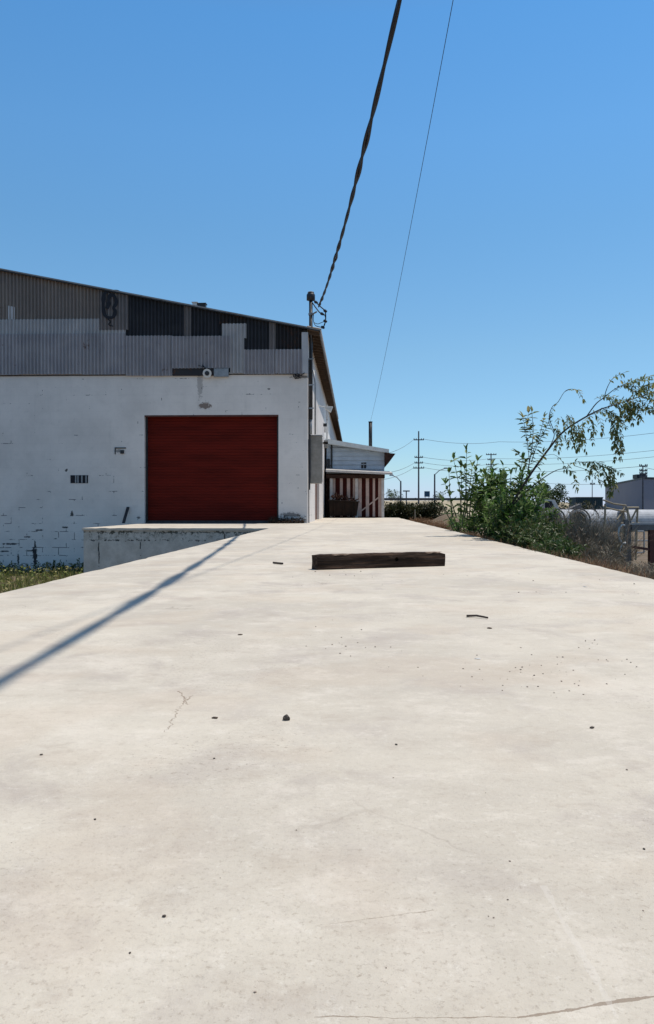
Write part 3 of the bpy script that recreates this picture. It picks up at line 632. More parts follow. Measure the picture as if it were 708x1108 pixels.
# upper siding: overlapping horizontal boards, top following the roof
zl = P(362,479,YA).z; zr = P(416,488.5,YA).z; z = zA-.02; mb = MB(); i = 0
while z < max(zl, zr):
    def topz(x): return zl+(zr-zl)*(x-aL)/(aR-aL)
    h = .26
    xr = aR
    if z+h > zr: xr = aL+(aR-aL)*max(0.02,min(1,(zl-z-h*.5)/(zl-zr)))
    z1l = min(z+h, topz(aL)); z1r = min(z+h, topz(xr))
    if z1l > z:
        mb.hexa([(aL,YA-.085,z),(xr,YA-.085,z),(xr,YA+.09,z),(aL,YA+.09,z),(aL,YA-.012,z1l),(xr,YA-.012,max(z+.01,z1r)),(xr,YA+.09,max(z+.01,z1r)),(aL,YA+.09,z1l)])
    z += h
mb.build('siding', 'siding', ax)
mb = MB(); mb.prism_y([(aL,zA+.21),(aR-.02,zA+.21),(aR-.02,zr-.02),(aL,zl-.02)], YA+.1, YA+9); mb.build('side_wall', 'siding', ax)
# main annex roof, falling to the right, with its end band and brown underside
rl_ = P(366,474.5,YA-.5); rr_ = P(423,487,YA-.5)
mb = MB(); dzb = .30
mb.hexa([(aL-.05,YA-.5,rl_.z-.28),(rr_.x-.1,YA-.5,rr_.z-.16),(rr_.x-.1,YA+9,rr_.z-.16),(aL-.05,YA+9,rl_.z-.28),(aL-.05,YA-.5,rl_.z),(rr_.x-.1,YA-.5,rr_.z+.05),(rr_.x-.1,YA+9,rr_.z+.05),(aL-.05,YA+9,rl_.z)])
ar = mb.build('roof', 'siding_edge', ax)
e0 = P(416,489,YA-.3); e1 = P(428,490.5,YA-.3)
mb = MB(); mb.hexa([(aR+.003,YA-.45,e0.z-.62),(aR+.2,YA-.45,e0.z-.62),(aR+.2,YA+9,e0.z-.62),(aR+.003,YA+9,e0.z-.62),(aR+.003,YA-.45,e0.z-.05),(e1.x,YA-.45,e1.z-.03),(e1.x,YA+9,e1.z-.03),(aR+.003,YA+9,e0.z-.05)])
mb.build('eave', 'brown_wood', ar)
mb = MB(); mb.box(P(391,500,YA).x, P(396.5,500,YA).x, YA-.075, YA-.047, P(391,507.5,YA).z, P(391,500.5,YA).z); wn_ = mb.build('window', 'black', ax)
mb = MB(); xx = P(393.6,500,YA).x; mb.box(xx-.02,xx+.02,YA-.09,YA-.077,P(391,507,YA).z,P(391,501,YA).z); mb.build('frame', 'galv', wn_)
mb = MB(); mb.tube([(aL+.3,YA-.1,zl-.1),(aL+.3,YA-.1,zA+.3)], .05, 8); mb.box(aL+.02,aL+.2,YA-.12,YA-.05,zA+.3,zA+.85); mb.build('downpipe', 'steel_dark', ax)
# lower awning
w0 = P(359,508,YA-1.3); w1_ = P(425,511.5,YA-1.3)
mb = MB(); mb.hexa([(aL,YA-1.3,w0.z-.13),(w1_.x,YA-1.3,w1_.z-.12),(w1_.x-.1,YA-.05,w1_.z+.0),(aL,YA-.05,w0.z+.0),(aL,YA-1.3,w0.z),(w1_.x,YA-1.3,w1_.z),(w1_.x-.1,YA-.05,w1_.z+.14),(aL,YA-.05,w0.z+.14)])
mb.build('awning', 'awning', ax)
mb = MB(); mb.box(aL, aR, YA-.9, YA-.8, P(380,517.5,YA-.9).z, P(380,513.5,YA-.9).z); mb.build('beam', 'brown_wood', ax)
for px in (358.5, 386, 414.5):
    x = P(px,530,YA-.9).x; mb = MB(); mb.box(x-.08, x+.08, YA-.79, YA-.66, .0, P(380,513.5,YA-.8).z); mb.build('post', 'awning', ax)
YG = YA-.6
for (pa, pb, slats) in ((359,385.3,[(360,363),(368,371),(375.5,379),(382,384.5)]), (387,413.3,[(387.5,391.5),(396,399.5),(403.5,406),(409.5,413)])):
    a = P(pa,530,YG).x; b = P(pb,530,YG).x; zt_ = P(380,517,YG).z
    mb = MB(); mb.box(a, b, YG+.05, YG+.08, .02, zt_); g2_ = mb.build('slatted_door', 'red_board', ax)
    for (s0, s1) in slats:
        mb = MB(); mb.box(P(s0,530,YG).x, P(s1,530,YG).x, YG-.005, YG+.02, .06, zt_-.03); mb.build('slat', 'pink_slat', g2_)
    mb = MB(); mb.box(a, b, YG+.022, YG+.047, zt_-.45, zt_-.36); mb.build('rail', 'red_board', g2_); mb = MB(); mb.box(a, b, YG+.022, YG+.047, .3, .4); mb.build('rail', 'red_board', g2_)
    mb = MB(); x0_, x1_ = a+.1, b-.1; mb.hexa([(x0_,YG-.03,.35),(x0_+.12,YG-.03,.35),(x0_+.12,YG-.008,.35),(x0_,YG-.008,.35),(x1_-.12,YG-.03,1.2),(x1_,YG-.03,1.2),(x1_,YG-.008,1.2),(x1_-.12,YG-.008,1.2)]); mb.build('brace', 'pink_slat', g2_)
px_ = P(401,470,YA+2); mb = MB(); zt2 = P(401,457,YA+2).z
mb.tube([(px_.x,YA+2,zr),(px_.x,YA+2,zt2)], .11, 12); pp = mb.build('flue_pipe', 'steel_dark', ax, smooth=True)
mb = MB(); mb.tube([(px_.x,YA+2,zt2+.002),(px_.x,YA+2,zt2+.05)], .13, 12); mb.build('cap', 'steel_dark', pp)

# ------------------------------------------------------------------ rubbish bin
bL = P(356,550,44.6).x; bR = P(388.5,550,44.6).x; bz = P(370,540.5,44.6).z
bn = thing('rubbish_bin', ((bL+bR)/2, 45.1, 0), 'dark steel rubbish bin heaped with scrap before the slatted doors', 'rubbish bin')
mb = MB(); mb.hexa([(bL+.05,44.6,.12),(bR-.12,44.6,.12),(bR-.12,45.4,.12),(bL+.05,45.4,.12),(bL,44.5,bz),(bR,44.5,bz-.1),(bR,45.5,bz-.1),(bL,45.5,bz)]); mb.build('bin_body', 'bin', bn, bevel=.02)
mb = MB(); mb.tube([(bL-.02,44.47,bz-.03),(bR+.02,44.47,bz-.13),(bR+.02,45.52,bz-.13),(bL-.02,45.52,bz-.03),(bL-.02,44.47,bz-.03)], .035, 6); mb.build('rim', 'bin', bn)
for f_ in (.2,.5,.8):
    x = bL+(bR-bL)*f_; mb = MB(); mb.box(x-.04,x+.04,44.49,44.56,.15,bz-.15); mb.build('rib', 'bin', bn)
for x in (bL+.25, bR-.35):
    for y in (44.72, 45.28):
        mb = MB(); mb.tube([(x-.05,y,.07),(x+.05,y,.07)], .07, 12); mb.build('wheel', 'black_rubber', bn)
        mb = MB(); mb.box(x-.06,x+.06,y-.04,y+.04,.125,.145); mb.build('caster', 'steel_dark', bn)
rnd = random.Random(3)
mb = MB()
for i in range(42):
    x = bL+.1+rnd.random()**1.2*(bR-bL-.35); y = 44.75+rnd.random()*.5; hgt = bz-.08+(.30 if x < bL+1.1 else .08)*rnd.random()
    d = Vector((rnd.uniform(-1,1), rnd.uniform(-.5,.5), rnd.uniform(-.1,.8))).normalized()*rnd.uniform(.15,.42)
    mb.tube([(x,y,hgt-.05),(x+d.x,y+d.y,hgt+d.z*.7)], rnd.uniform(.015,.05), 4)
sc_o = mb.build('scrap_pile', 'scrap'); tag(sc_o, 'tangled heap of brown scrap filling the dark rubbish bin', 'scrap', kind='stuff')

# ------------------------------------------------------------------ timber block on the platform
tA = Vector((P(339,617,7.5).x, 7.5, 0)); tB = Vector((P(479.5,612.5,8.05).x, 8.05, 0))
ln = (tB-tA).length; hh = .150; dd = .165
bm = bmesh.new(); bmesh.ops.create_cube(bm, size=1)
for v in bm.verts: v.co = Vector((v.co.x*ln, v.co.y*dd, (v.co.z+.5)*hh))
bmesh.ops.subdivide_edges(bm, edges=bm.edges[:], cuts=5, use_grid_fill=True)
bmesh.ops.subdivide_edges(bm, edges=[e for e in bm.edges if abs((e.verts[0].co-e.verts[1].co).x) > .05], cuts=5, use_grid_fill=True)
for v in bm.verts:
    c = v.co; ex = abs(c.x)/(ln/2); top = c.z > hh*.97; ey = abs(c.y)/(dd/2)
    n1 = noise.noise(Vector((c.x*4, c.y*9, c.z*9))); n2 = noise.noise(Vector((c.x*22, c.y*25, c.z*25)))
    if top: c.z -= .004+.006*abs(n1)+.003*n2 + (.012 if c.x < -.35 else .004)*max(0, n1)*(1 if ey > .9 else .4) + (.02*max(0, (ex-.88)/.12) if c.x > 0 else .008*max(0,(ex-.92)/.08))
    if ey > .97: c.y -= math.copysign(.003+.003*n2+.003*n1, c.y)
    if ex > .97: c.x -= math.copysign(.006+.01*abs(n1), c.x)
    if ey > .97 and (top or c.z < .002): c.y *= .955; c.z += (-.004 if top else .0)
me = bpy.data.meshes.new('timber_body'); bm.to_mesh(me); bm.free()
ang = math.atan2(tB.y-tA.y, tB.x-tA.x)
tb = thing('timber_block', (tA+tB)/2+Vector((0, dd/2, .0)), 'thick dark weathered timber beam lying across the platform with a bolt hole', 'timber beam')
to = bpy.data.objects.new('beam', me); COL.objects.link(to); me.materials.append(M['timber'])
cm = bpy.data.meshes.new('cut'); bm = bmesh.new(); bmesh.ops.create_cone(bm, cap_ends=True, segments=20, radius1=.021, radius2=.021, depth=.1, matrix=Matrix.Translation((P(427,604,7.9).x-tb.location.x, -dd/2, .083)) @ Matrix.Rotation(R(90),4,'X')); bm.to_mesh(cm); bm.free()
co = bpy.data.objects.new('cut', cm); COL.objects.link(co)
md = to.modifiers.new('b', 'BOOLEAN'); md.object = co; md.solver = 'EXACT'
bpy.context.view_layer.update()
ev = to.evaluated_get(bpy.context.evaluated_depsgraph_get()); nm = bpy.data.meshes.new_from_object(ev)
to.modifiers.clear(); to.data = nm; nm.name = 'beam'; bpy.data.objects.remove(co)
to.parent = tb; tb.rotation_euler.z = ang
hx = P(427,604,7.9).x-tb.location.x
# pale splinters along the split top edges
for (x0_, x1_, cc) in ((-ln*.5+.13,-ln*.5+.36,0),(ln*.5-.3,ln*.5-.03,1)):
    mb = MB()
    for k in range(7):
        xa = x0_+rnd.random()*(x1_-x0_-.09); yq = -dd/2+.01+.014*rnd.random()*(1+k%3); zq = hh-.012-.004*rnd.random()
        mb.add([(xa,yq-.008,zq-.006),(xa+.05,yq-.014,zq-.002),(xa+.05+rnd.random()*.09,yq-.004,zq+.014),(xa+.03,yq+.006,zq+.012)],[(0,1,2,3)])
        mb.add([(xa,yq,zq-.006),(xa+.04,yq-.004,zq-.004),(xa+.1,yq+.002,zq+.0),(xa+.03,yq+.006,zq)],[(0,3,2,1)])
    o = bpy.data.objects.new('splinters', bpy.data.meshes.new('splinters')); o.data.from_pydata(mb.v, [], mb.f); COL.objects.link(o); o.data.materials.append(M['timber_raw']); o.parent = tb

# ------------------------------------------------------------------ overhead service cable and the thin wire
A = Vector(P(345,332,30.0)); B = Vector(P(432.5,0,10.2))
def cab(Y):
    f = (Y-B.y)/(A.y-B.y); x = B.x+(A.x-B.x)*f
    z = B.z+(A.z-B.z)*f + .0042*(Y-B.y)*(Y-A.y)
    return Vector((x, Y, z))
t = thing('overhead_cable', cab(30.0), 'thick black twisted overhead cable running from the roof mast across the sky', 'cable')
N_ = 520
for s_ in range(2):
    mb = MB(); pts = []
    for i in range(N_+1):
        Y = 30.0-(30.0+18)*i/N_; c = cab(Y); ph = 2*math.pi*Y/2.7 + s_*math.pi + 1.3*math.sin(Y*.31)
        rr = .026*min(1, (30.05-Y)/1.0)*(.75+.35*math.sin(Y*.9+1))
        pts.append(c+Vector((math.cos(ph)*rr, 0, math.sin(ph)*rr)))
    mb.tube(pts, .0275, 7); mb.build('strand', 'black_rubber', t, smooth=True)
A2 = Vector((px_.x, YA+2, zt2+.05)); B2 = Vector(P(490.5,0,13.0))
mb = MB(); pts = []
for i in range(81):
    Y = A2.y-(A2.y+12)*i/80; f = (Y-B2.y)/(A2.y-B2.y); pts.append(Vector((B2.x+(A2.x-B2.x)*f, Y, B2.z+(A2.z-B2.z)*f+.0012*(Y-B2.y)*(Y-A2.y))))
mb.tube(pts, .0065, 5); tag(mb.build('thin_wire', mat('blue_grey_wire', (.03,.05,.09), (.04,.06,.1), 3, .6)), 'thin straight wire running down the sky to the flue pipe', 'wire')

# ------------------------------------------------------------------ vegetation
def leafy_stem(mbs, mbl, pts, r0, r1, ls, every, start=.25, lw=.42, droop=.2, n_per=2, up=(0,0,1), rnd=random):
    """a curved stem into mbs, leaves in alternate pairs along it into mbl"""
    sp = smoothpts(pts, 4); mbs.tube(sp, r0, 5, r1, caps=False)
    L = [0]
    for i in range(1, len(sp)): L.append(L[-1]+(Vector(sp[i])-Vector(sp[i-1])).length)
    tot = L[-1]; s = tot*start; i = 0; side = 0
    while s < tot:
        while i < len(L)-2 and L[i+1] < s: i += 1
        a = Vector(sp[i]); b = Vector(sp[i+1]); f = (s-L[i])/max(1e-6, L[i+1]-L[i]); p = a.lerp(b, min(1, f)); t = (b-a).normalized()
        for k in range(n_per):
            ph = side*2.4 + k*math.pi + rnd.uniform(-.5,.5); n = t.orthogonal().normalized(); q = Matrix.Rotation(ph, 3, t) @ n
            d = (q + t*rnd.uniform(.2,.9) + Vector((0,0,-droop*rnd.random()*1.5))).normalized(); l = ls*rnd.uniform(.6,1.2)
            mbl.leaf(p, d, Vector((rnd.uniform(-.4,.4), rnd.uniform(-.4,.4), 1)), l, l*lw*rnd.uniform(.8,1.2))
        side += 1; s += every*rnd.uniform(.7,1.3)
    for k in range(2): mbl.leaf(sp[-1], (Vector(sp[-1])-Vector(sp[-2])).normalized()+Vector((rnd.uniform(-.5,.5),rnd.uniform(-.5,.5),0)), (0,0,1), ls, ls*lw)

def shrub(base, h, spread, n, ls, lm, label, name='shrub', group=None, seed=0, every=.06, cat='shrub', lean=(0,0), extra=(), fill=0, xmin=None):
    rnd = random.Random(seed); base = Vector(base)
    t = thing(name, base, label, cat, group); mbs = MB(); mbl = MB()
    for i in range(n):
        a = rnd.uniform(0, 2*math.pi); s = spread*rnd.uniform(.15,1)**.6; hh = h*rnd.uniform(.45,1)*(1-.35*(s/spread)**2)
        dx, dy = math.cos(a)*s+lean[0]*hh, math.sin(a)*s+lean[1]*hh
        b = base+Vector((dx*.25, dy*.25, -.03)); m = base+Vector((dx*.65+rnd.uniform(-.05,.05), dy*.65, hh*.6)); e = base+Vector((dx, dy, hh))
        if xmin is not None:
            for q in (b, m, e): q.x = max(q.x, xmin+rnd.uniform(0,.1))
        leafy_stem(mbs, mbl, [tuple(b), tuple(m), tuple(e)], .010+.006*h, .003, ls, every, .12, rnd=rnd)
        for k in range(fill):     # short side shoots
            f = rnd.uniform(.3,.95); p = b.lerp(m, f/.6) if f < .6 else m.lerp(e, (f-.6)/.4); q = p+Vector((rnd.uniform(-.22,.22), rnd.uniform(-.22,.22), rnd.uniform(-.02,.2)))
            if xmin is not None: q.x = max(q.x, xmin)
            leafy_stem(mbs, mbl, [tuple(p), tuple(p.lerp(q,.5)+Vector((0,0,.03))), tuple(q)], .006, .002, ls*.9, every, .2, rnd=rnd)
    for pts in extra: leafy_stem(mbs, mbl, pts, .014, .004, ls*1.05, every*1.5, .1, n_per=2, rnd=rnd)
    mbs.build('stem', 'green_stem', t); mbl.build('foliage', lm, t)
    return t

# the big shrub against the slab, made of three clumps that stand on their own stems
def shoots(lst, Y, wob=.1):
    return [[tuple(P(a,b,Y)), tuple(P((a+c)/2+rnd_s.uniform(-2,2),(b+d)/2,Y+wob)), tuple(P(c,d,Y))] for a,b,c,d in lst]
rnd_s = random.Random(2)
shrub((3.2,17.0,-.3), 2.05, .95, 74, .165, 'leaf', 'tall dense green shrub with big glossy leaves at the platform edge', seed=4, every=.085, cat='shrub', fill=3, xmin=2.45,
      extra=shoots([(500,570,505,488),(500,560,491,497),(508,560,517,499),(492,570,478,541),(512,555,524,513),(498,560,499,505),(503,560,511,505),(490,560,486,512),(494,560,482,524),(506,560,503,508)], 16.5))
shrub((3.1,15.0,-.3), 1.45, .85, 60, .145, 'leaf', 'rounded green shrub under the leaning sapling, beside the tallest shrub', seed=5, every=.08, fill=3, xmin=2.45,
      extra=shoots([(549,580,553,514),(540,580,530,518),(545,570,541,522),(535,570,522,524),(555,575,562,520),(546,575,547,519)], 14.6))
shrub((2.8,20.4,-.25), 1.0, .55, 26, .13, 'leaf', 'low pale-tipped shrub at the far end of the green bushes', seed=6, every=.08, fill=2, xmin=2.42)
for i, (x, y, h, s, lb) in enumerate([(3.05,14.0,.75,.55,'leafy low bush at the slab edge under the sapling trunk'),(3.0,13.2,.60,.5,'second low bush from the sapling towards the camera'),
        (2.95,12.5,.48,.42,'third low bush from the sapling towards the camera'),(2.9,11.8,.36,.38,'low bush with dry yellow tips before the nearest one'),(2.85,11.15,.22,.32,'nearest and smallest low bush of the row on the right')]):
    shrub((x,y,-.2), h, s, 44, .085, 'leaf_low', lb, name='low_bush', group='low bushes along the right edge of the platform', seed=20+i, every=.05, cat='bush', fill=2, xmin=2.46)

# leaning sapling with thin drooping branches
rnd = random.Random(9); YS = 14.7
sp_ = thing('sapling', P(546,600,YS)*1.0, 'thin leaning sapling with sparse drooping leafy branches against the sky', 'sapling')
sp_.location.z = -.4
mbs = MB(); mbl = MB()
def br(pts, r0, r1, leaves=0, ls=.085, every=.06, start=.3, m=None):
    q = [tuple(P(a,b,YS+(c[0] if c else 0))) for a,b,*c in pts]
    (m or mbs).tube(smoothpts(q,5), r0, 6, r1, caps=False)
    if leaves: leafy_stem(mbs, mbl, q, r1, .002, ls, every, start, droop=.5, rnd=rnd)
    return q
tr = MB(); base_ = P(546,600,YS); base_.z = -.45
q = [tuple(base_), tuple(P(549,580,YS)), tuple(P(552,551,YS)), tuple(P(571,518,YS)), tuple(P(594.5,485,YS+.1)), tuple(P(611,466,YS+.1)), tuple(P(635,450.5,YS)), tuple(P(652,442,YS-.1))]
tr.tube(smoothpts(q,5), .028, 8, .012, caps=False); tr.build('trunk', 'bark', sp_, smooth=True)
br([(635,450.5),(645,437),(654,430),(664,422),(673,417)], .012, .006)
br([(654,430),(657,420),(662,411),(669,406),(676.5,403)], .008, .003, 1, every=.07, start=.5)
br([(652,442,-.1),(672,436,-.2),(690,430,-.3),(712,424,-.4)], .012, .004, 1, every=.05)
br([(673,417),(685,418),(700,419)], .006, .003, 1, every=.05, start=.2)
br([(571,513),(573,500),(575.6,485),(577,465),(575.6,446)], .012, .004, 1, ls=.13, every=.07, start=.1)
br([(575,500),(582,480),(590,466),(594,455)], .008, .003, 1, ls=.14, every=.06, start=.2)
br([(573,500),(571,480),(568,462),(566,452)], .006, .003, 1, ls=.15, every=.06, start=.3); br([(572,510),(566,497),(560,490)], .005, .002, 1, ls=.14, every=.06, start=.3)
br([(576,490),(583,474),(587,460),(589,452)], .006, .003, 1, ls=.13, every=.06, start=.3); br([(575,470),(571,458),(572,447)], .005, .002, 1, ls=.15, every=.06, start=.1)
br([(578,508),(586,500),(588,490)], .004, .002, 1, ls=.12, every=.06, start=.2); br([(552,551),(553,538),(556,528)], .006, .002, 1, ls=.12, every=.06, start=.2)
br([(594,485),(600,470),(594.5,452),(598,440),(604,435),(611,424),(618,421),(626,423),(631,432)], .008, .003)
br([(611,424),(618,421),(626,423),(631,432)], .005, .003, 1, ls=.10, every=.06, start=.2)
br([(600,470),(594,455),(600,440)], .005, .002, 1, ls=.08, every=.07, start=.3)
br([(552,551),(565,536),(587,518),(602,509),(612,507)], .014, .006)
br([(612,507),(620,512),(623,520),(624,529)], .005, .002, 1, ls=.10, every=.045, start=.05)
br([(612,507),(622,500),(636,501),(650,505)], .006, .002, 1, ls=.09, every=.055, start=.1)
br([(622,504),(636,509),(646,517),(653,524)], .005, .002, 1, ls=.085, every=.05, start=.3)
br([(590,493),(600,492),(609,500),(611,508)], .004, .003, 1, ls=.08, every=.09, start=.5)
br([(628,500),(644,500),(660,506),(672,512)], .005, .002, 1, ls=.09, every=.045, start=.3)
br([(635,504),(650,512),(660,520),(668,530)], .005, .002, 1, ls=.08, every=.05, start=.3)
# hanging twigs of small leaves under the main arch
def hang(x0, y0, x1, y1, n, ls=.09, spread=5, dd_=.3):
    for i in range(n):
        f = rnd.random(); ax_ = x0+(x1-x0)*f+rnd.uniform(-2,2); ay = y0+(y1-y0)*f+rnd.uniform(-2,2); dl = rnd.uniform(9,24)
        yy_ = rnd.uniform(-dd_,dd_); ex = ax_+rnd.uniform(-spread,spread*1.6)
        q = [tuple(P(ax_,ay,YS)), tuple(P((ax_+ex)/2+2,ay+dl*.35,YS+yy_*.6)), tuple(P(ex,ay+dl,YS+yy_))]
        leafy_stem(mbs, mbl, q, .004, .0015, ls*1.15, .062, .15, droop=.8, rnd=rnd, lw=.44)
for a,b,c,d,k in [(652,442,672,455,0),(660,437,680,452,0),(668,437,690,449,0),(676,436,700,446,0),(684,433,708,443,0),(692,431,712,433,0),(664,424,684,414,0),(680,420,702,411,0),(690,428,712,416,0),(640,449,662,447,0),(655,430,668,438,0),(672,418,690,425,0),(684,424,706,428,0)]:
    br([(a,b),((a+c)/2+rnd.uniform(-2,2),(b+d)/2-3),(c,d)], .004, .002, 1, ls=.095, every=.05, start=.15)
    br([((a+c)/2,(b+d)/2-2,.1),(c-3,d-1+rnd.uniform(-5,5),.2),(c+4,d+rnd.uniform(-4,9),.3)], .003, .0015, 1, ls=.09, every=.05, start=.1)
hang(658,440,706,430,9,.085,7,.4); hang(614,463,645,447,10,.08,7); hang(622,468,634,462,6,.08,6)
hang(604,452,622,449,7,.07,7); hang(660,452,670,448,6,.08,4); hang(664,468,671,462,6,.08,3); hang(666,480,671,476,4,.08,3); hang(598,466,606,460,4,.065); hang(636,500,664,508,8,.08,7); hang(655,512,665,518,4,.08)
for i in range(8):
    px0 = rnd.uniform(650,706); py0 = 447-(px0-650)*.35+rnd.uniform(-18,14); a_ = rnd.uniform(-1.1,.9)
    q = [tuple(P(px0-8,py0+3,YS)), tuple(P(px0,py0+3*a_,YS+rnd.uniform(-.2,.2))), tuple(P(px0+8,py0+8*a_+1,YS+rnd.uniform(-.3,.3)))]
    leafy_stem(mbs, mbl, q, .003, .0015, .075, .055, .2, droop=.6, rnd=rnd, lw=.44)
mbs.build('branches', 'bark', sp_); mbl.build('foliage', 'leaf_tree', sp_)

# dry grey brush: clouds of fine twigs
def dry_bush(base, h, spread, n, label, group, seed, m='dry_twig', name='dry_bush', cat='dry bush', w=.008, xmin=2.5):
    rnd = random.Random(seed); base = Vector(base); mb = MB()
    for i in range(n):
        a = rnd.uniform(0,6.283); s = spread*rnd.random()**.7; p = base+Vector((math.cos(a)*s*.55, math.sin(a)*s*.55, -.04))
        d = Vector((math.cos(a)*s/spread*.6+rnd.uniform(-.2,.2), math.sin(a)*s/spread*.6+rnd.uniform(-.2,.2), 1)).normalized(); hh = h*rnd.uniform(.45,1.05)
        for k in range(3):
            e = p+d*hh*.4
            if e.x < xmin: d.x = abs(d.x)
            mb.blade(p, d, hh*(.62 if k else 1), w*rnd.uniform(.7,1.6)); p = p+d*hh*rnd.uniform(.15,.35); d = (d+Vector((rnd.uniform(-.6,.6),rnd.uniform(-.6,.6),rnd.uniform(-.1,.2)))).normalized()
        q = base+Vector((math.cos(a)*s, math.sin(a)*s, hh*rnd.uniform(.3,1)))
        for k in range(3): mb.blade(q, Vector((rnd.uniform(-1,1),rnd.uniform(-1,1),rnd.uniform(0,1))), .06+.05*rnd.random(), w*1.3)
    o = mb.build(name, m, origin=tuple(base)); tag(o, label, cat, group); return o
gr_ = 'dry grey bushes on the dirt right of the platform'
for i, (px, Y, h, s, lb) in enumerate([(592,15.5,.85,.75,'grey twiggy dry bush just right of the green shrubs'),(612,15.0,.95,.8,'second grey dry bush from the green shrubs'),
        (634,14.6,.95,.85,'middle grey dry bush before the culvert pipes'),(652,15.6,.85,.7,'grey dry bush left of the rusty frame'),(604,14.4,.5,.6,'low grey dry bush behind the nearest green bush'),
        (622,14.0,.5,.6,'low grey dry bush in front of the middle grey bushes'),(643,13.6,.42,.6,'low grey dry bush closest to the rusty frame'),(695,14.3,.24,.7,'purple grey dry bush under the rusty frame rail'),(718,13.4,.25,.7,'dry bush at the right edge of the picture')]):
    x = max(P(px,600,Y).x, 3.75); dry_bush((x,Y,gz(x,Y)), h*1.3, s*.9, 640, lb, gr_, 50+i, xmin=3.0)
# reddish dry grass along the slab on the right
mb = MB(); rnd = random.Random(5)
for i in range(15000):
    y = 5.5+rnd.random()**.8*16; x = 2.47+abs(rnd.gauss(0,.55)); 
    if noise.noise(Vector((x*1.5,y*1.1,7)))+.12 < rnd.random()*.35: continue
    mb.blade((x,y,gz(x,y)-.01), Vector((rnd.uniform(-.5,.6),rnd.uniform(-.6,.6),1)), rnd.uniform(.07,.28)*(1.0 if y > 8 else .5), .011)
tag(mb.build('dry_grass', 'dry_grass', origin=(3,10,-.2)), 'short reddish dry grass along the right edge of the platform', 'dry grass', kind='stuff')
mb = MB()
for i in range(9000):
    y = 19+rnd.random()*10.8; x = -15+rnd.random()*7.0
    k = noise.noise(Vector((x*.9,y*.9,2)))
    if k < -.25: continue
    mb.blade((x,y,-1.92), Vector((rnd.uniform(-.4,.4),rnd.uniform(-.4,.4),1)), rnd.uniform(.12,.38)*(1+k*.7), .022)
for i in range(700):
    y = 20+rnd.random()*9.6; x = -14.8+rnd.random()*6.7
    mb.leaf((x,y,-1.7+rnd.random()*.15), Vector((rnd.uniform(-1,1),rnd.uniform(-1,1),.5)), (0,0,1), .12, .07)
tag(mb.build('grass', 'green_grass', origin=(-11,25,-1.9)), 'green and straw coloured weeds growing at the foot of the white wall', 'weeds', kind='stuff')
# taller weeds against the wall
for i, (px, h) in enumerate([(6,.55),(22,.4),(40,.5),(58,.65),(72,.5),(84,.6)]):
    x = P(px,600,29.3).x
    shrub((x,29.3,-1.93), h, .45, 16, .10, 'leaf_low', ['leafy weed at the wall foot by the left picture edge','small weed second from the left picture edge','weed third from the left at the wall foot','tall weed in the middle of the wall foot row','weed beside the one nearest the grey dock','weed nearest the corner of the grey dock'][i], name='weed', cat='weed', group='weeds along the foot of the white wall', seed=70+i, every=.07)
# leaf litter and dry weeds at the warehouse corner
mb = MB()
for i in range(520):
    x = XC-.1-rnd.random()**.8*1.35; y = YF-.02-rnd.random()**1.5*.55; h = .22*(1-(YF-y)/.7)*(.5+rnd.random())
    mb.leaf((x,y,h*rnd.random()), Vector((rnd.uniform(-1,1),rnd.uniform(-1,1),rnd.uniform(-.2,.8))), (0,0,1), .09, .05)
    if i % 3 == 0: mb.blade((x,y,0), Vector((rnd.uniform(-.4,.4),rnd.uniform(-.4,.1),1)), .12+.25*rnd.random(), .012)
tag(mb.build('leaf_litter', 'black' if 0 else 'dry_leaf', origin=(XC-.7,29.8,0)), 'dark heap of dead leaves at the warehouse corner', 'leaf litter', kind='stuff')

# hedge bushes behind the end of the platform
def leafball(base, h, w, n, ls, lm, label, name, cat, group, seed, trunk=0, core=True, flat=1.0):
    rnd = random.Random(seed); base = Vector(base); t = thing(name, base, label, cat, group); mb = MB(); cl = []
    for i in range(14):
        a = rnd.uniform(0,6.28); r_ = w*.5*rnd.random()**.5; z = trunk+(h-trunk)*rnd.uniform(.2,.85)
        k = 1-abs(z/h-.5)*.7; cl.append((base+Vector((math.cos(a)*r_*k, math.sin(a)*r_*k*flat, z)), w*rnd.uniform(.16,.26)))
    st = MB()
    for c, r in cl: st.tube([tuple(base+Vector((0,0,-.05))), tuple(base.lerp(c,.5)+Vector((0,0,.1*h))), tuple(c)], .03*h*.5, 5, .006)
    for i in range(n):
        c, r = rnd.choice(cl); d = Vector((rnd.gauss(0,1),rnd.gauss(0,1),rnd.gauss(0,1))).normalized(); p = c+d*r*rnd.random()**.4
        p.z = max(p.z, base.z+.02)
        mb.leaf(p, (d+Vector((rnd.uniform(-.8,.8),rnd.uniform(-.8,.8),rnd.uniform(-.3,.8)))), (rnd.uniform(-.5,.5),rnd.uniform(-.5,.5),1), ls*rnd.uniform(.6,1.3), ls*.55)
    st.build('stem' if not trunk else 'trunk', 'bark', t); mb.build('foliage' if not trunk else 'crown', lm, t); return t
hl = ['hedge bush touching the annex corner','second hedge bush from the annex','third hedge bush from the annex','hedge bush with brown side toward the dirt heap','last hedge bush, half behind the tall green shrub']
for i, (px, Y) in enumerate([(421,58),(432,58.5),(443,58),(454,58.6),(466,58)]):
    x = P(px,550,Y).x; leafball((x,Y,-.68), 1.5+.12*math.sin(i*2), 1.9, 2600, .15, 'leaf_hedge', hl[i], 'hedge_bush', 'bush', 'hedge bushes beyond the end of the platform', 90+i)
for i, (px, Y, hh_) in enumerate([(449,54,1.15)]):
    p = P(px,550,Y); mb = MB(); mb.tube([(p.x,Y,-.8),(p.x,Y,.45)], .05, 8); tag(mb.build('fence_post', 'tan_pipe'), 'thin pale post standing in front of the hedge', 'post')
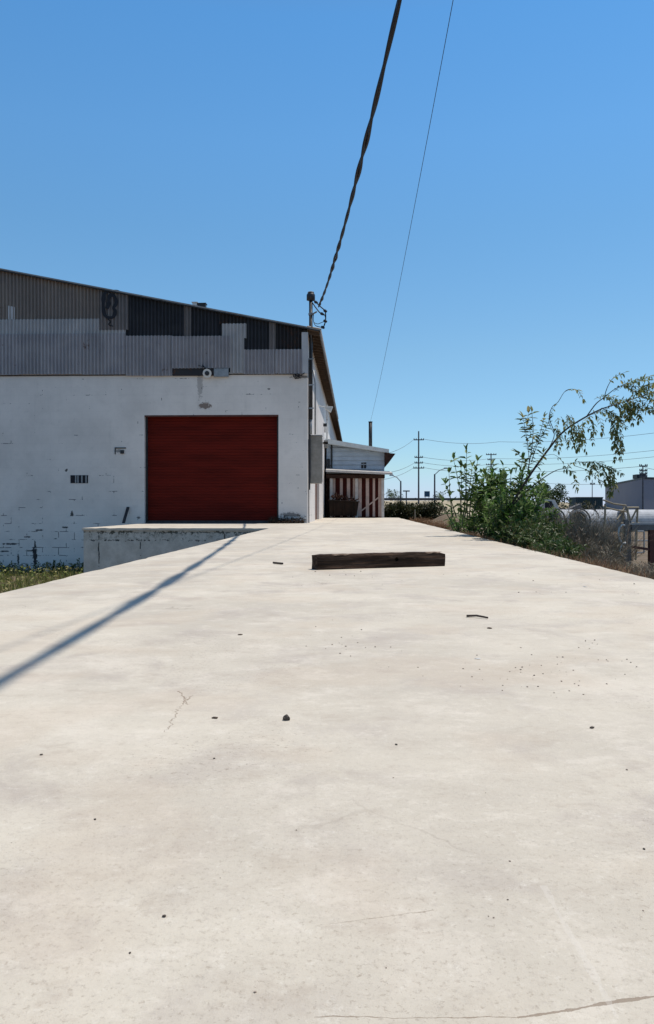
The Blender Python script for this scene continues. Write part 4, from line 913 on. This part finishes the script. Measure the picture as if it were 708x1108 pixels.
for i, (px,Y,h,s) in enumerate([(455,49,.5,.8),(466,46,.45,.8),(476,40,.6,.7)]):
    x = P(px,560,Y).x; dry_bush((x,Y,gz(x,Y)), h, s, 300, ['dry brush on the left of the dirt heap','dry brush on top of the dirt heap','dry brush between the dirt heap and the tall shrub'][i], 'dry brush on the dirt heap', 120+i, m='dry_grass', w=.02)
# round tree and bushes in the right background
p = P(595,545,75); leafball((p.x,75,-.7), 3.6, 2.9, 2600, .20, 'leaf_far', 'round bushy green tree beyond the culvert pipes', 'round_tree', 'tree', None, 130, trunk=.9)
p = P(634,550,70); leafball((p.x,70,-.7), 2.0, 1.5, 700, .16, 'leaf_hedge', 'olive bush in front of the dark teal container', 'far_bush', 'bush', None, 131)
for i, (px, Y, h) in enumerate([(430,185,3.2),(424,180,4.0),(476,185,3.0)]):
    p = P(px,540,Y); leafball((p.x,Y,1.0), h, 3.2, 240, .35, 'leaf_far', ['small tree on the skyline left of the sign post','thin tree on the skyline against the annex','small tree on the skyline right of the blue sign'][i], 'skyline_tree', 'tree', 'small trees on the skyline', 140+i, trunk=.8)

# ------------------------------------------------------------------ culvert pipes
def culvert():
    t = thing('culvert_pipe', (0,0,0), 'x', 'culvert pipe', 'concrete culvert pipes stored on the dirt'); n = 28; mb = MB(); prof = [(-1.6,.60),(-1.6,.49),(1.6,.49),(1.6,.60)]
    for (x, r) in prof:
        for k in range(n): a = 2*math.pi*k/n; mb.v.append(Vector((x, math.cos(a)*r, .6+math.sin(a)*r)))
    for j in range(4):
        for k in range(n): a = j*n+k; b = j*n+(k+1)%n; c = ((j+1)%4)*n+(k+1)%n; d = ((j+1)%4)*n+k; mb.f.append((a,b,c,d))
    mb.build('pipe_body', 'culvert', t, smooth=False)
    for x in (-1.42, 1.5):
        mb = MB(); pts = [(x, math.cos(2*math.pi*k/n)*.625, .62+math.sin(2*math.pi*k/n)*.625) for k in range(n+1)]; mb.tube(pts, .035, 6); mb.build('ring', 'black_ring', t, smooth=True)
    return t
cp = culvert()
sp = [(579,45.5,-58,'leftmost culvert pipe, half hidden by the low bushes'),(597,44.5,-52,'second culvert pipe from the left'),(614,44,-48,'culvert pipe under the pale trailer'),(639,43,-50,'culvert pipe with its ring open toward the camera'),
      (665,43.5,-18,'long lying culvert pipe left of the rusty frame'),(702,43,-10,'rightmost culvert pipe behind the rusty frame')]
for i, (px, Y, a, lb) in enumerate(sp):
    o = cp if i == 0 else copy_tree(cp); p = P(px,555,Y); o.location = (p.x, Y, -.72); o.rotation_euler.z = R(-a); o['label'] = lb

# far buildings on the right
bx = thing('grey_shed', P(690,550,125)*1.0, 'large lilac grey windowless industrial shed at the right edge', 'building'); bx.location.z = -.7
YB2 = 125; a = P(655,529,YB2); b = P(672,520.5,YB2+6); c = P(760,514,YB2+4)
mb = MB(); zt1 = P(660,523,YB2).z; 
mb.hexa([(P(655,530,YB2+28).x,YB2+28,-.7),(P(697,530,YB2).x,YB2,-.7),(P(780,530,YB2+10).x,YB2+10,-.7),(P(690,530,YB2+60).x+20,YB2+60,-.7),
         (P(655,530,YB2+28).x,YB2+28,4.62),(P(697,530,YB2).x,YB2,5.05),(P(780,530,YB2+10).x,YB2+10,5.2),(P(690,530,YB2+60).x+20,YB2+60,4.9)])
mb.build('wall', 'grey_wall', bx)
mb = MB(); p0 = Vector((P(655,530,YB2+28).x-.15,YB2+27.9,4.64)); p1 = Vector((P(697,530,YB2).x,YB2-.15,5.07)); p2 = Vector((P(780,530,YB2+10).x+.2,YB2+9.9,5.22)); up_ = Vector((0,0,.28))
p3 = Vector((P(690,530,YB2+60).x+20,YB2+60,4.92))
mb.hexa([p0,p1,p2,p3,p0+up_,p1+up_,p2+up_,p3+up_]); mb.build('roof', 'steel_dark', bx)
mb = MB(); p = P(693,516,YB2+6); mb.box(p.x-.9,p.x+.6,YB2+5,YB2+7,5.3,6.0); mb.build('roof_unit', 'steel_dark', bx)
p = P(637.5,550,92); x0 = P(623.5,550,92).x; x1 = P(652.5,550,92).x
ct = thing('container', (p.x,93,-.7), 'dark teal storage container beyond the culvert pipes', 'container'); zt_ = P(637,537.8,92).z
mb = MB(); mb.box(x0,x1,92,95,-.55,zt_-.08); mb.build('container_body', 'dark_teal', ct)
mb = MB()
k = x0+.1
while k < x1-.1: mb.box(k,k+.1,91.95,91.998,-.4,zt_-.2); k += .25
mb.build('ribs', 'dark_teal', ct); mb = MB(); mb.box(x0-.04,x1+.04,91.93,95.05,zt_-.078,zt_); mb.build('roof', 'steel_dark', ct)
tl = thing('trailer', P(597,555,60)*1.0, 'small pale parked trailer with a sloping front behind the culvert pipes', 'trailer'); tl.location.z = -.7
x0 = P(586,545,60).x; x1 = P(608,545,60).x; zb_ = P(590,555,60).z; z1 = P(590,540.5,60).z
mb = MB(); mb.hexa([(x0,60,zb_),(x1,60,zb_),(x1,62,zb_),(x0,62,zb_),(x0,60,z1),(x0+1.0,60,z1),(x0+1.0,62,z1),(x0,62,z1)]); mb.build('trailer_body', 'white_metal', tl)
mb = MB(); mb.hexa([(x0+.25,59.96,zb_+.15),(x0+1.1,59.96,zb_+.15),(x0+1.1,59.99,zb_+.15),(x0+.25,59.99,zb_+.15),(x0+.25,59.96,z1-.12),(x0+.75,59.96,z1-.12),(x0+.75,59.99,z1-.12),(x0+.25,59.99,z1-.12)]); mb.build('side_panel', 'black', tl)
mb = MB(); mb.box(x0+.1,x1+.5,60.2,61.8,zb_-.08,zb_-.002); mb.build('chassis', 'steel_dark', tl)
for dx in (.4,1.0):
    mb = MB(); mb.tube([(x0+dx,60.15,-.7+.33),(x0+dx,60.33,-.7+.33)], .33, 16); mb.build('wheel', 'black_rubber', tl)
for dx in (.4,1.0):
    mb = MB(); mb.tube([(x0+dx,61.7,-.7+.33),(x0+dx,61.88,-.7+.33)], .33, 16); mb.build('wheel', 'black_rubber', tl)
# low stack of boards between trailer and container
p = P(617,553,66); mb = MB(); mb.hexa([(p.x-.9,66,-.7),(p.x+.9,66,-.7),(p.x+.9,67,-.7),(p.x-.9,67,-.7),(p.x-.9,66,.1),(p.x+.9,66,.9),(p.x+.9,67,.9),(p.x-.9,67,.1)])
mb.box(p.x+.902,p.x+1.0,66.2,66.9,-.7,.75)
tag(mb.build('covered_pile', 'rust_grey'), 'low grey green covered pile with a sloping top between the trailer and the container', 'covered pile')

# ------------------------------------------------------------------ rusty frame, pipe rack and hoop at the right
YR = 15.0
def X(px, Y=YR): return P(px,580,Y).x
def Z(py, Y=YR): return P(690,py,Y).z
fr = thing('rusty_frame', (X(695),YR,-.6), 'grey and rusty steel frame standing in dry weeds at the right edge', 'steel frame')
gb = gz(X(690),YR)-.05
mb = MB(); mb.box(X(676.5),X(680.0),YR,YR+.09,gb,Z(562)); mb.build('post', 'rust_grey', fr)
mb = MB(); mb.box(X(680.6),X(683.6),YR+.02,YR+.1,gb,Z(563.5)); mb.build('post', 'rust_grey', fr)
mb = MB(); mb.box(X(703.6),X(709),YR,YR+.12,gb,Z(572.5)); mb.build('post', 'rust', fr)
mb = MB(); mb.box(X(683.8),X(722),YR-.01,YR+.09,Z(573.5),Z(568)); mb.build('beam', 'rust_grey', fr)
mb = MB(); mb.box(X(680.6),X(722),YR-.0,YR+.14,Z(567.8),Z(566)); mb.build('top_plate', 'galv', fr)
mb = MB(); a0, a1 = Z(593), Z(590.3); mb.hexa([(X(683.8),YR+.01,a0),(X(703.3),YR+.01,a0-.05),(X(703.3),YR+.08,a0-.05),(X(683.8),YR+.08,a0),(X(683.8),YR+.01,a1),(X(703.3),YR+.01,a1-.05),(X(703.3),YR+.08,a1-.05),(X(683.8),YR+.08,a1)]); mb.build('lower_rail', 'rust', fr)
mb = MB(); mb.box(X(718),X(722),YR,YR+.12,gb,Z(573.8)); mb.build('post', 'rust', fr)
rk = thing('pipe_rack', (X(673,17),17,-.6), 'bent tan pipe rack leaning behind the rusty frame', 'pipe rack')
def rod(pts, r, m, par, name): mb = MB(); mb.tube([tuple(P(a,b,Y)) for a,b,Y in pts], r, 7); return mb.build(name, m, par)
gzr = 606
for pts in ([(654,gzr,17),(655,545,17)], [(673,gzr,17.3),(675,548,17.3)], [(678,gzr,16.4),(680,561,16.6),(679,549,16.6)], [(688,gzr,17),(690,551,17)]):
    rod(pts, .022, 'tan_pipe', rk, 'upright')
for pts in ([(653,541,17),(664,545,17),(678,547,17)],[(655,549,17.1),(668,552,17.1),(680,554,17.1)],[(678,549,16.6),(691,549,17)],[(668,562,17),(676,550,17.2)],[(683,563,17),(689,551,17)],[(672,566,17),(692,566,17)]):
    rod(pts, .018, 'tan_pipe', rk, 'rail')
mb = MB(); c = P(672.5,578,14.6); mb.tube([(c.x+.10*math.cos(a)+.05*math.sin(a*.5),14.6+.02*math.sin(a),c.z+.17*math.sin(a)) for a in [1.2+i*.25 for i in range(17)]], .018, 8)
mb.tube([(c.x+.02,14.6,c.z-.16),(c.x-.03,14.62,c.z-.3),(c.x+.06,14.62,c.z-.42)], .018, 8)
o = mb.build('hose', 'white_metal', smooth=True); tag(o, 'curled white hose hanging left of the rusty frame', 'hose')
# pale chair-like crate seen through the frame
bxr = thing('wire_crate', (X(692,19),19,-.7), 'pale open metal crate seen through the rusty frame', 'crate')
for pts in ([(687,gzr-8,19),(688,575,19)],[(697,gzr-8,19),(697,575,19)],[(684,585,19.1),(702,585,19.1)],[(688,575,19),(697,575,19)]): rod(pts, .02, 'galv', bxr, 'bar')
rod([(688,598,19.05),(697,598,19.05)], .02, 'galv', bxr, 'bar')

# ------------------------------------------------------------------ utility poles, street lights, wires
def upole(px, pyt, Y, arms, label, zb=-.8, r=.17, w=1.6, arm_y=None):
    p = P(px,pyt,Y); t = thing('utility_pole', (p.x,Y,zb), label, 'utility pole', 'wooden utility poles in the distance')
    mb = MB(); mb.tube([(p.x,Y,zb),(p.x,Y,p.z)], r, 8, r*.7); mb.build('pole', 'pole_wood', t)
    for (py, hw) in arms:
        z = P(px,py,Y).z; h = hw/F*Y
        mb = MB(); mb.box(p.x-h,p.x+h,Y-r-.16,Y-r-.01,z-.09,z+.09); am = mb.build('crossarm', 'pole_wood', t)
        for f in (-.92,-.5,.5,.92):
            mb = MB(); mb.tube([(p.x+h*f,Y-r-.08,z+.092),(p.x+h*f,Y-r-.08,z+.3)], .09, 6, .06); mb.build('insulator', 'pole_wood', am)
    return p
u1 = upole(453.2,466.5,150,[(476,5.5),(495,4.5),(501,4.5),(506.5,5.8)],'tall utility pole with four crossarms above the hedge')
u2 = upole(531.5,490.5,175,[(492,5.5),(497.5,4),(503,5.5),(508.5,5.5),(515,4)],'utility pole with stacked crossarms rising behind the tall shrub')
u3 = upole(695.8,503.5,118,[(504.5,4.2),(509.5,4),(512.8,4),(516,4)],'utility pole in front of the grey shed', r=.13)
mb = MB()
u4 = upole(641,519,160,[(524,2.5)],'thin short pole above the teal container', r=.10)
def dwire(pts, label, r=.03, sag=.6):
    A_ = P(*pts[0]); mb = MB(); q = []
    for i in range(len(pts)-1):
        a = P(*pts[i]); b = P(*pts[i+1])
        for k in range(12):
            f = k/12; c = a.lerp(b, f); c.z -= sag*4*f*(1-f); q.append(tuple(c))
    q.append(tuple(P(*pts[-1]))); mb.tube(q, r, 4); return tag(mb.build('power_line', 'pole_wood'), label, 'power line', 'distant power lines')
dwire([(448.5,475,150),(410,492,118)], 'power line from the top crossarm of the tall pole down to the left'); 
dwire([(458,475,150),(540,478,165),(720,467,128)], 'topmost power line running right from the tall pole')
dwire([(457,494.5,150),(531.5,496,175),(720,486,125)], 'power line between the second crossarm and the right edge')
dwire([(457,500.5,150),(531.5,502,175),(720,493,125)], 'power line between the third crossarm and the right edge')
dwire([(459,506,150),(531.5,508,175),(695.8,504.5,118),(730,502,110)], 'lowest power line running right from the tall pole')
dwire([(449,500.5,150),(405,512,115)], 'middle power line from the tall pole down to the left'); dwire([(448,506,150),(400,520,110)], 'lowest power line from the tall pole down to the left')
dwire([(531,515,175),(641,524,160),(720,514,130)], 'low power line passing over the teal container')
def lamp(px, pyt, Y, side, label, pb=540, reach=10):
    p = P(px,pyt,Y); zb = -.8; t = thing('street_lamp', (p.x,Y,zb), label, 'street lamp', 'tall street lamps in the distance')
    mb = MB(); mb.tube([(p.x,Y,zb),(p.x,Y,p.z)], .14, 8, .11); mb.build('pole', 'pole_wood', t)
    e = P(px+side*reach,pyt-6.5,Y); m = P(px+side*reach*.4,pyt-3.8,Y)
    mb = MB(); mb.tube([(p.x,Y,p.z-.1),tuple(m),tuple(e)], .07, 6); mb.build('lamp_arm', 'galv', t)
    mb = MB(); mb.hexa([(e.x-.35,Y-.15,e.z-.12),(e.x+.35,Y-.15,e.z-.12),(e.x+.35,Y+.15,e.z-.12),(e.x-.35,Y+.15,e.z-.12),(e.x-.25,Y-.1,e.z+.08),(e.x+.25,Y-.1,e.z+.08),(e.x+.25,Y+.1,e.z+.08),(e.x-.25,Y+.1,e.z+.08)]); mb.build('lamp_head', 'galv', t)
lamp(433.8,520.5,120,-1,'street lamp with its arm to the left by the annex'); lamp(470.5,513,120,1,'street lamp with its arm to the right beside the blue sign', reach=12)
p = P(439.8,532,140); t = thing('sign_post', (p.x,140,-.8), 'small T-shaped sign post on the skyline', 'sign post'); mb = MB(); mb.tube([(p.x,140,-.8),(p.x,140,p.z)], .12, 6); mb.build('pole', 'pole_wood', t)
mb = MB(); mb.box(p.x-.6,p.x+.6,139.8,140,p.z+.002,p.z+.22); mb.build('crossbar', 'pole_wood', t)
p = P(462.3,535,145); t = thing('road_sign', (p.x,145,-.8), 'blank dark blue road sign board on the skyline', 'road sign'); mb = MB(); mb.box(p.x-.5,p.x+.5,145,145.1,P(462,537.5,145).z,P(462,531.5,145).z); mb.build('sign_board', 'sign_blue', t)
for dx in (-.35,.35):
    mb = MB(); mb.tube([(p.x+dx,145.2,-.8),(p.x+dx,145.2,P(462,532,145).z)], .06, 6); mb.build('post', 'pole_wood', t)

# ------------------------------------------------------------------ small debris on the platform
def gpix(px, py): d = P(px,py,1.0)-CAM; t_ = -.6/d.z; return d.x*t_, d.y*t_
def stone(px, py, s, label, m='stone', group=None, name='pebble', seed=0, flat=.6, cat='pebble'):
    x, y = gpix(px, py); rnd = random.Random(seed*7+int(px)); bm = bmesh.new(); bmesh.ops.create_icosphere(bm, subdivisions=2 if s > .006 else 1, radius=s)
    off = Vector((rnd.random()*9, rnd.random()*9, 0))
    for v in bm.verts:
        k = 1+.45*noise.noise(v.co/s*1.3+off); v.co = Vector((v.co.x*k*1.25, v.co.y*k, v.co.z*k*flat+s*flat*.7))
    me = bpy.data.meshes.new(name); bm.to_mesh(me); bm.free(); me.materials.append(M[m]); o = bpy.data.objects.new(name, me); COL.objects.link(o)
    o.location = (x, y, 0); o.rotation_euler.z = rnd.random()*6; return tag(o, label, cat, group)
stone(310,779,.0095,'dark knobbly stone lying alone in the middle of the platform', name='stone', cat='stone', seed=1, flat=.9)
spec = [(641,788,.0055,'dark pebble on the right half of the bare concrete'),(429,806,.0035,'tiny dark pebble right of the dark stone'),(45,817,.0035,'tiny pebble near the left edge'),(178,992,.0028,'tiny dark pebble left of centre near the camera'),(103,887,.0026,'tiny black grit left of the frame middle'),(697,919,.0026,'black grit at the right edge near the camera')]
for i, a in enumerate(spec): stone(a[0],a[1],a[2],a[3],seed=i+2,group='pebbles on the bare concrete')
rnd = random.Random(21)
mb = MB(); x0, y0 = gpix(505,668); x1, y1 = gpix(528,670); mb.tube([(x0,y0,.008),((x0+x1)/2,(y0+y1)/2+.02,.012),(x1,y1,.008)], .007, 6, .005)
tag(mb.build('twig', 'bark'), 'short dark twig lying on the concrete in front of the timber', 'twig')
mb = MB(); x0, y0 = gpix(296,610); x1, y1 = gpix(306,611); mb.tube([(x0,y0,.012),(x1,y1,.012)], .011, 6); tag(mb.build('twig', 'bark'), 'small twig on the concrete left of the timber', 'twig')
for (px,py,s,m,lb) in [(530,680,.012,'dry_leaf','curled dry leaf below the long twig'),(303,1,.0,'',''),(517,713,.009,'stone_pale','pale chip on the concrete right of centre'),(633,635,.014,'stone_pale','pale chip near the right slab edge'),(233,777,.008,'dry_leaf','curled leaf left of the dark stone'),(260,687,.010,'dry_leaf','dry leaf between the cable shadow and the timber')]:
    if s: stone(px,py,s,lb,m,seed=int(px),flat=.25,name='dry_leaf' if m=='dry_leaf' else 'chip',cat='leaf' if m=='dry_leaf' else 'chip')
cnt = 0
while cnt < 150:
    k = rnd.random()
    if k < .45: px, py = rnd.gauss(600,70), rnd.gauss(722,16)
    elif k < .6: px, py = rnd.gauss(370,40), rnd.gauss(697,10)
    elif k < .72: px, py = rnd.gauss(410,60), rnd.gauss(622,5)
    elif k < .85: px, py = rnd.uniform(560,700), rnd.uniform(600,660)
    else: px, py = rnd.uniform(0,708), rnd.uniform(650,1100)
    x, y = gpix(px, py)
    if not (0 < px < 708 and 600 < py < 1105) or x > 2.4 or x < -2.4 or abs(y-7.85) < .45 and -.6 < x < 1.1: continue
    cnt += 1
    stone(px, py, min(.008, rnd.uniform(.3,1.0)**1.5*.0014*y**.75+.0005), 'tiny brown grit scattered on the pale concrete', m='grit' if cnt%4 else 'stone', group='grit scattered on the concrete', seed=cnt, name='grit', cat='grit')

# ------------------------------------------------------------------ light
w = bpy.data.worlds.new('World'); sc.world = w; w.use_nodes = True; nt = w.node_tree
sv = Vector((.324, .15, 1.0)).normalized(); el = math.asin(sv.z); az = math.atan2(sv.x, sv.y)
sky = nt.nodes.new('ShaderNodeTexSky'); sky.sky_type = 'NISHITA'; sky.sun_disc = False
sky.sun_elevation = el; sky.sun_rotation = az; sky.altitude = 300; sky.air_density = 1.0; sky.dust_density = .1; sky.ozone_density = 1.5
tint = nt.nodes.new('ShaderNodeMix'); tint.data_type = 'RGBA'; tint.blend_type = 'MULTIPLY'; tint.inputs[0].default_value = 1
tcs = nt.nodes.new('ShaderNodeTexCoord'); sps = nt.nodes.new('ShaderNodeSeparateXYZ'); crs = nt.nodes.new('ShaderNodeValToRGB')
nt.links.new(tcs.outputs['Generated'], sps.inputs[0]); nt.links.new(sps.outputs[2], crs.inputs[0])
SKY = [(0.0, (0.4, 0.5, 0.92)), (0.05, (0.455, 0.59, 0.715)), (0.19, (0.507, 0.679, 0.731)), (0.33, (0.487, 0.751, 0.833)), (0.42, (0.491, 0.819, 0.941)), (0.53, (0.441, 0.832, 1.0)), (0.72, (0.72, 0.66, 0.62))]
el_ = crs.color_ramp.elements; el_[0].position = SKY[0][0]; el_[0].color = (*SKY[0][1],1); el_[1].position = SKY[-1][0]; el_[1].color = (*SKY[-1][1],1)
for p_, c_ in SKY[1:-1]: e = el_.new(p_); e.color = (*c_,1)
nt.links.new(sky.outputs[0], tint.inputs[6]); nt.links.new(crs.outputs[0], tint.inputs[7])
nt.links.new(tint.outputs[2], nt.nodes['Background'].inputs[0]); nt.nodes['Background'].inputs[1].default_value = .15
sd = bpy.data.lights.new('sun', 'SUN'); so = bpy.data.objects.new('sun', sd); COL.objects.link(so)
sd.energy = 3.6; sd.angle = R(.53); sd.color = (1, .94, .855); so.rotation_euler = sv.to_track_quat('Z', 'Y').to_euler()
vs = sc.view_settings; sc.display_settings.display_device = 'sRGB'; vs.view_transform = 'Standard'; vs.look = 'None'; vs.gamma = 1; vs.exposure = 0.23
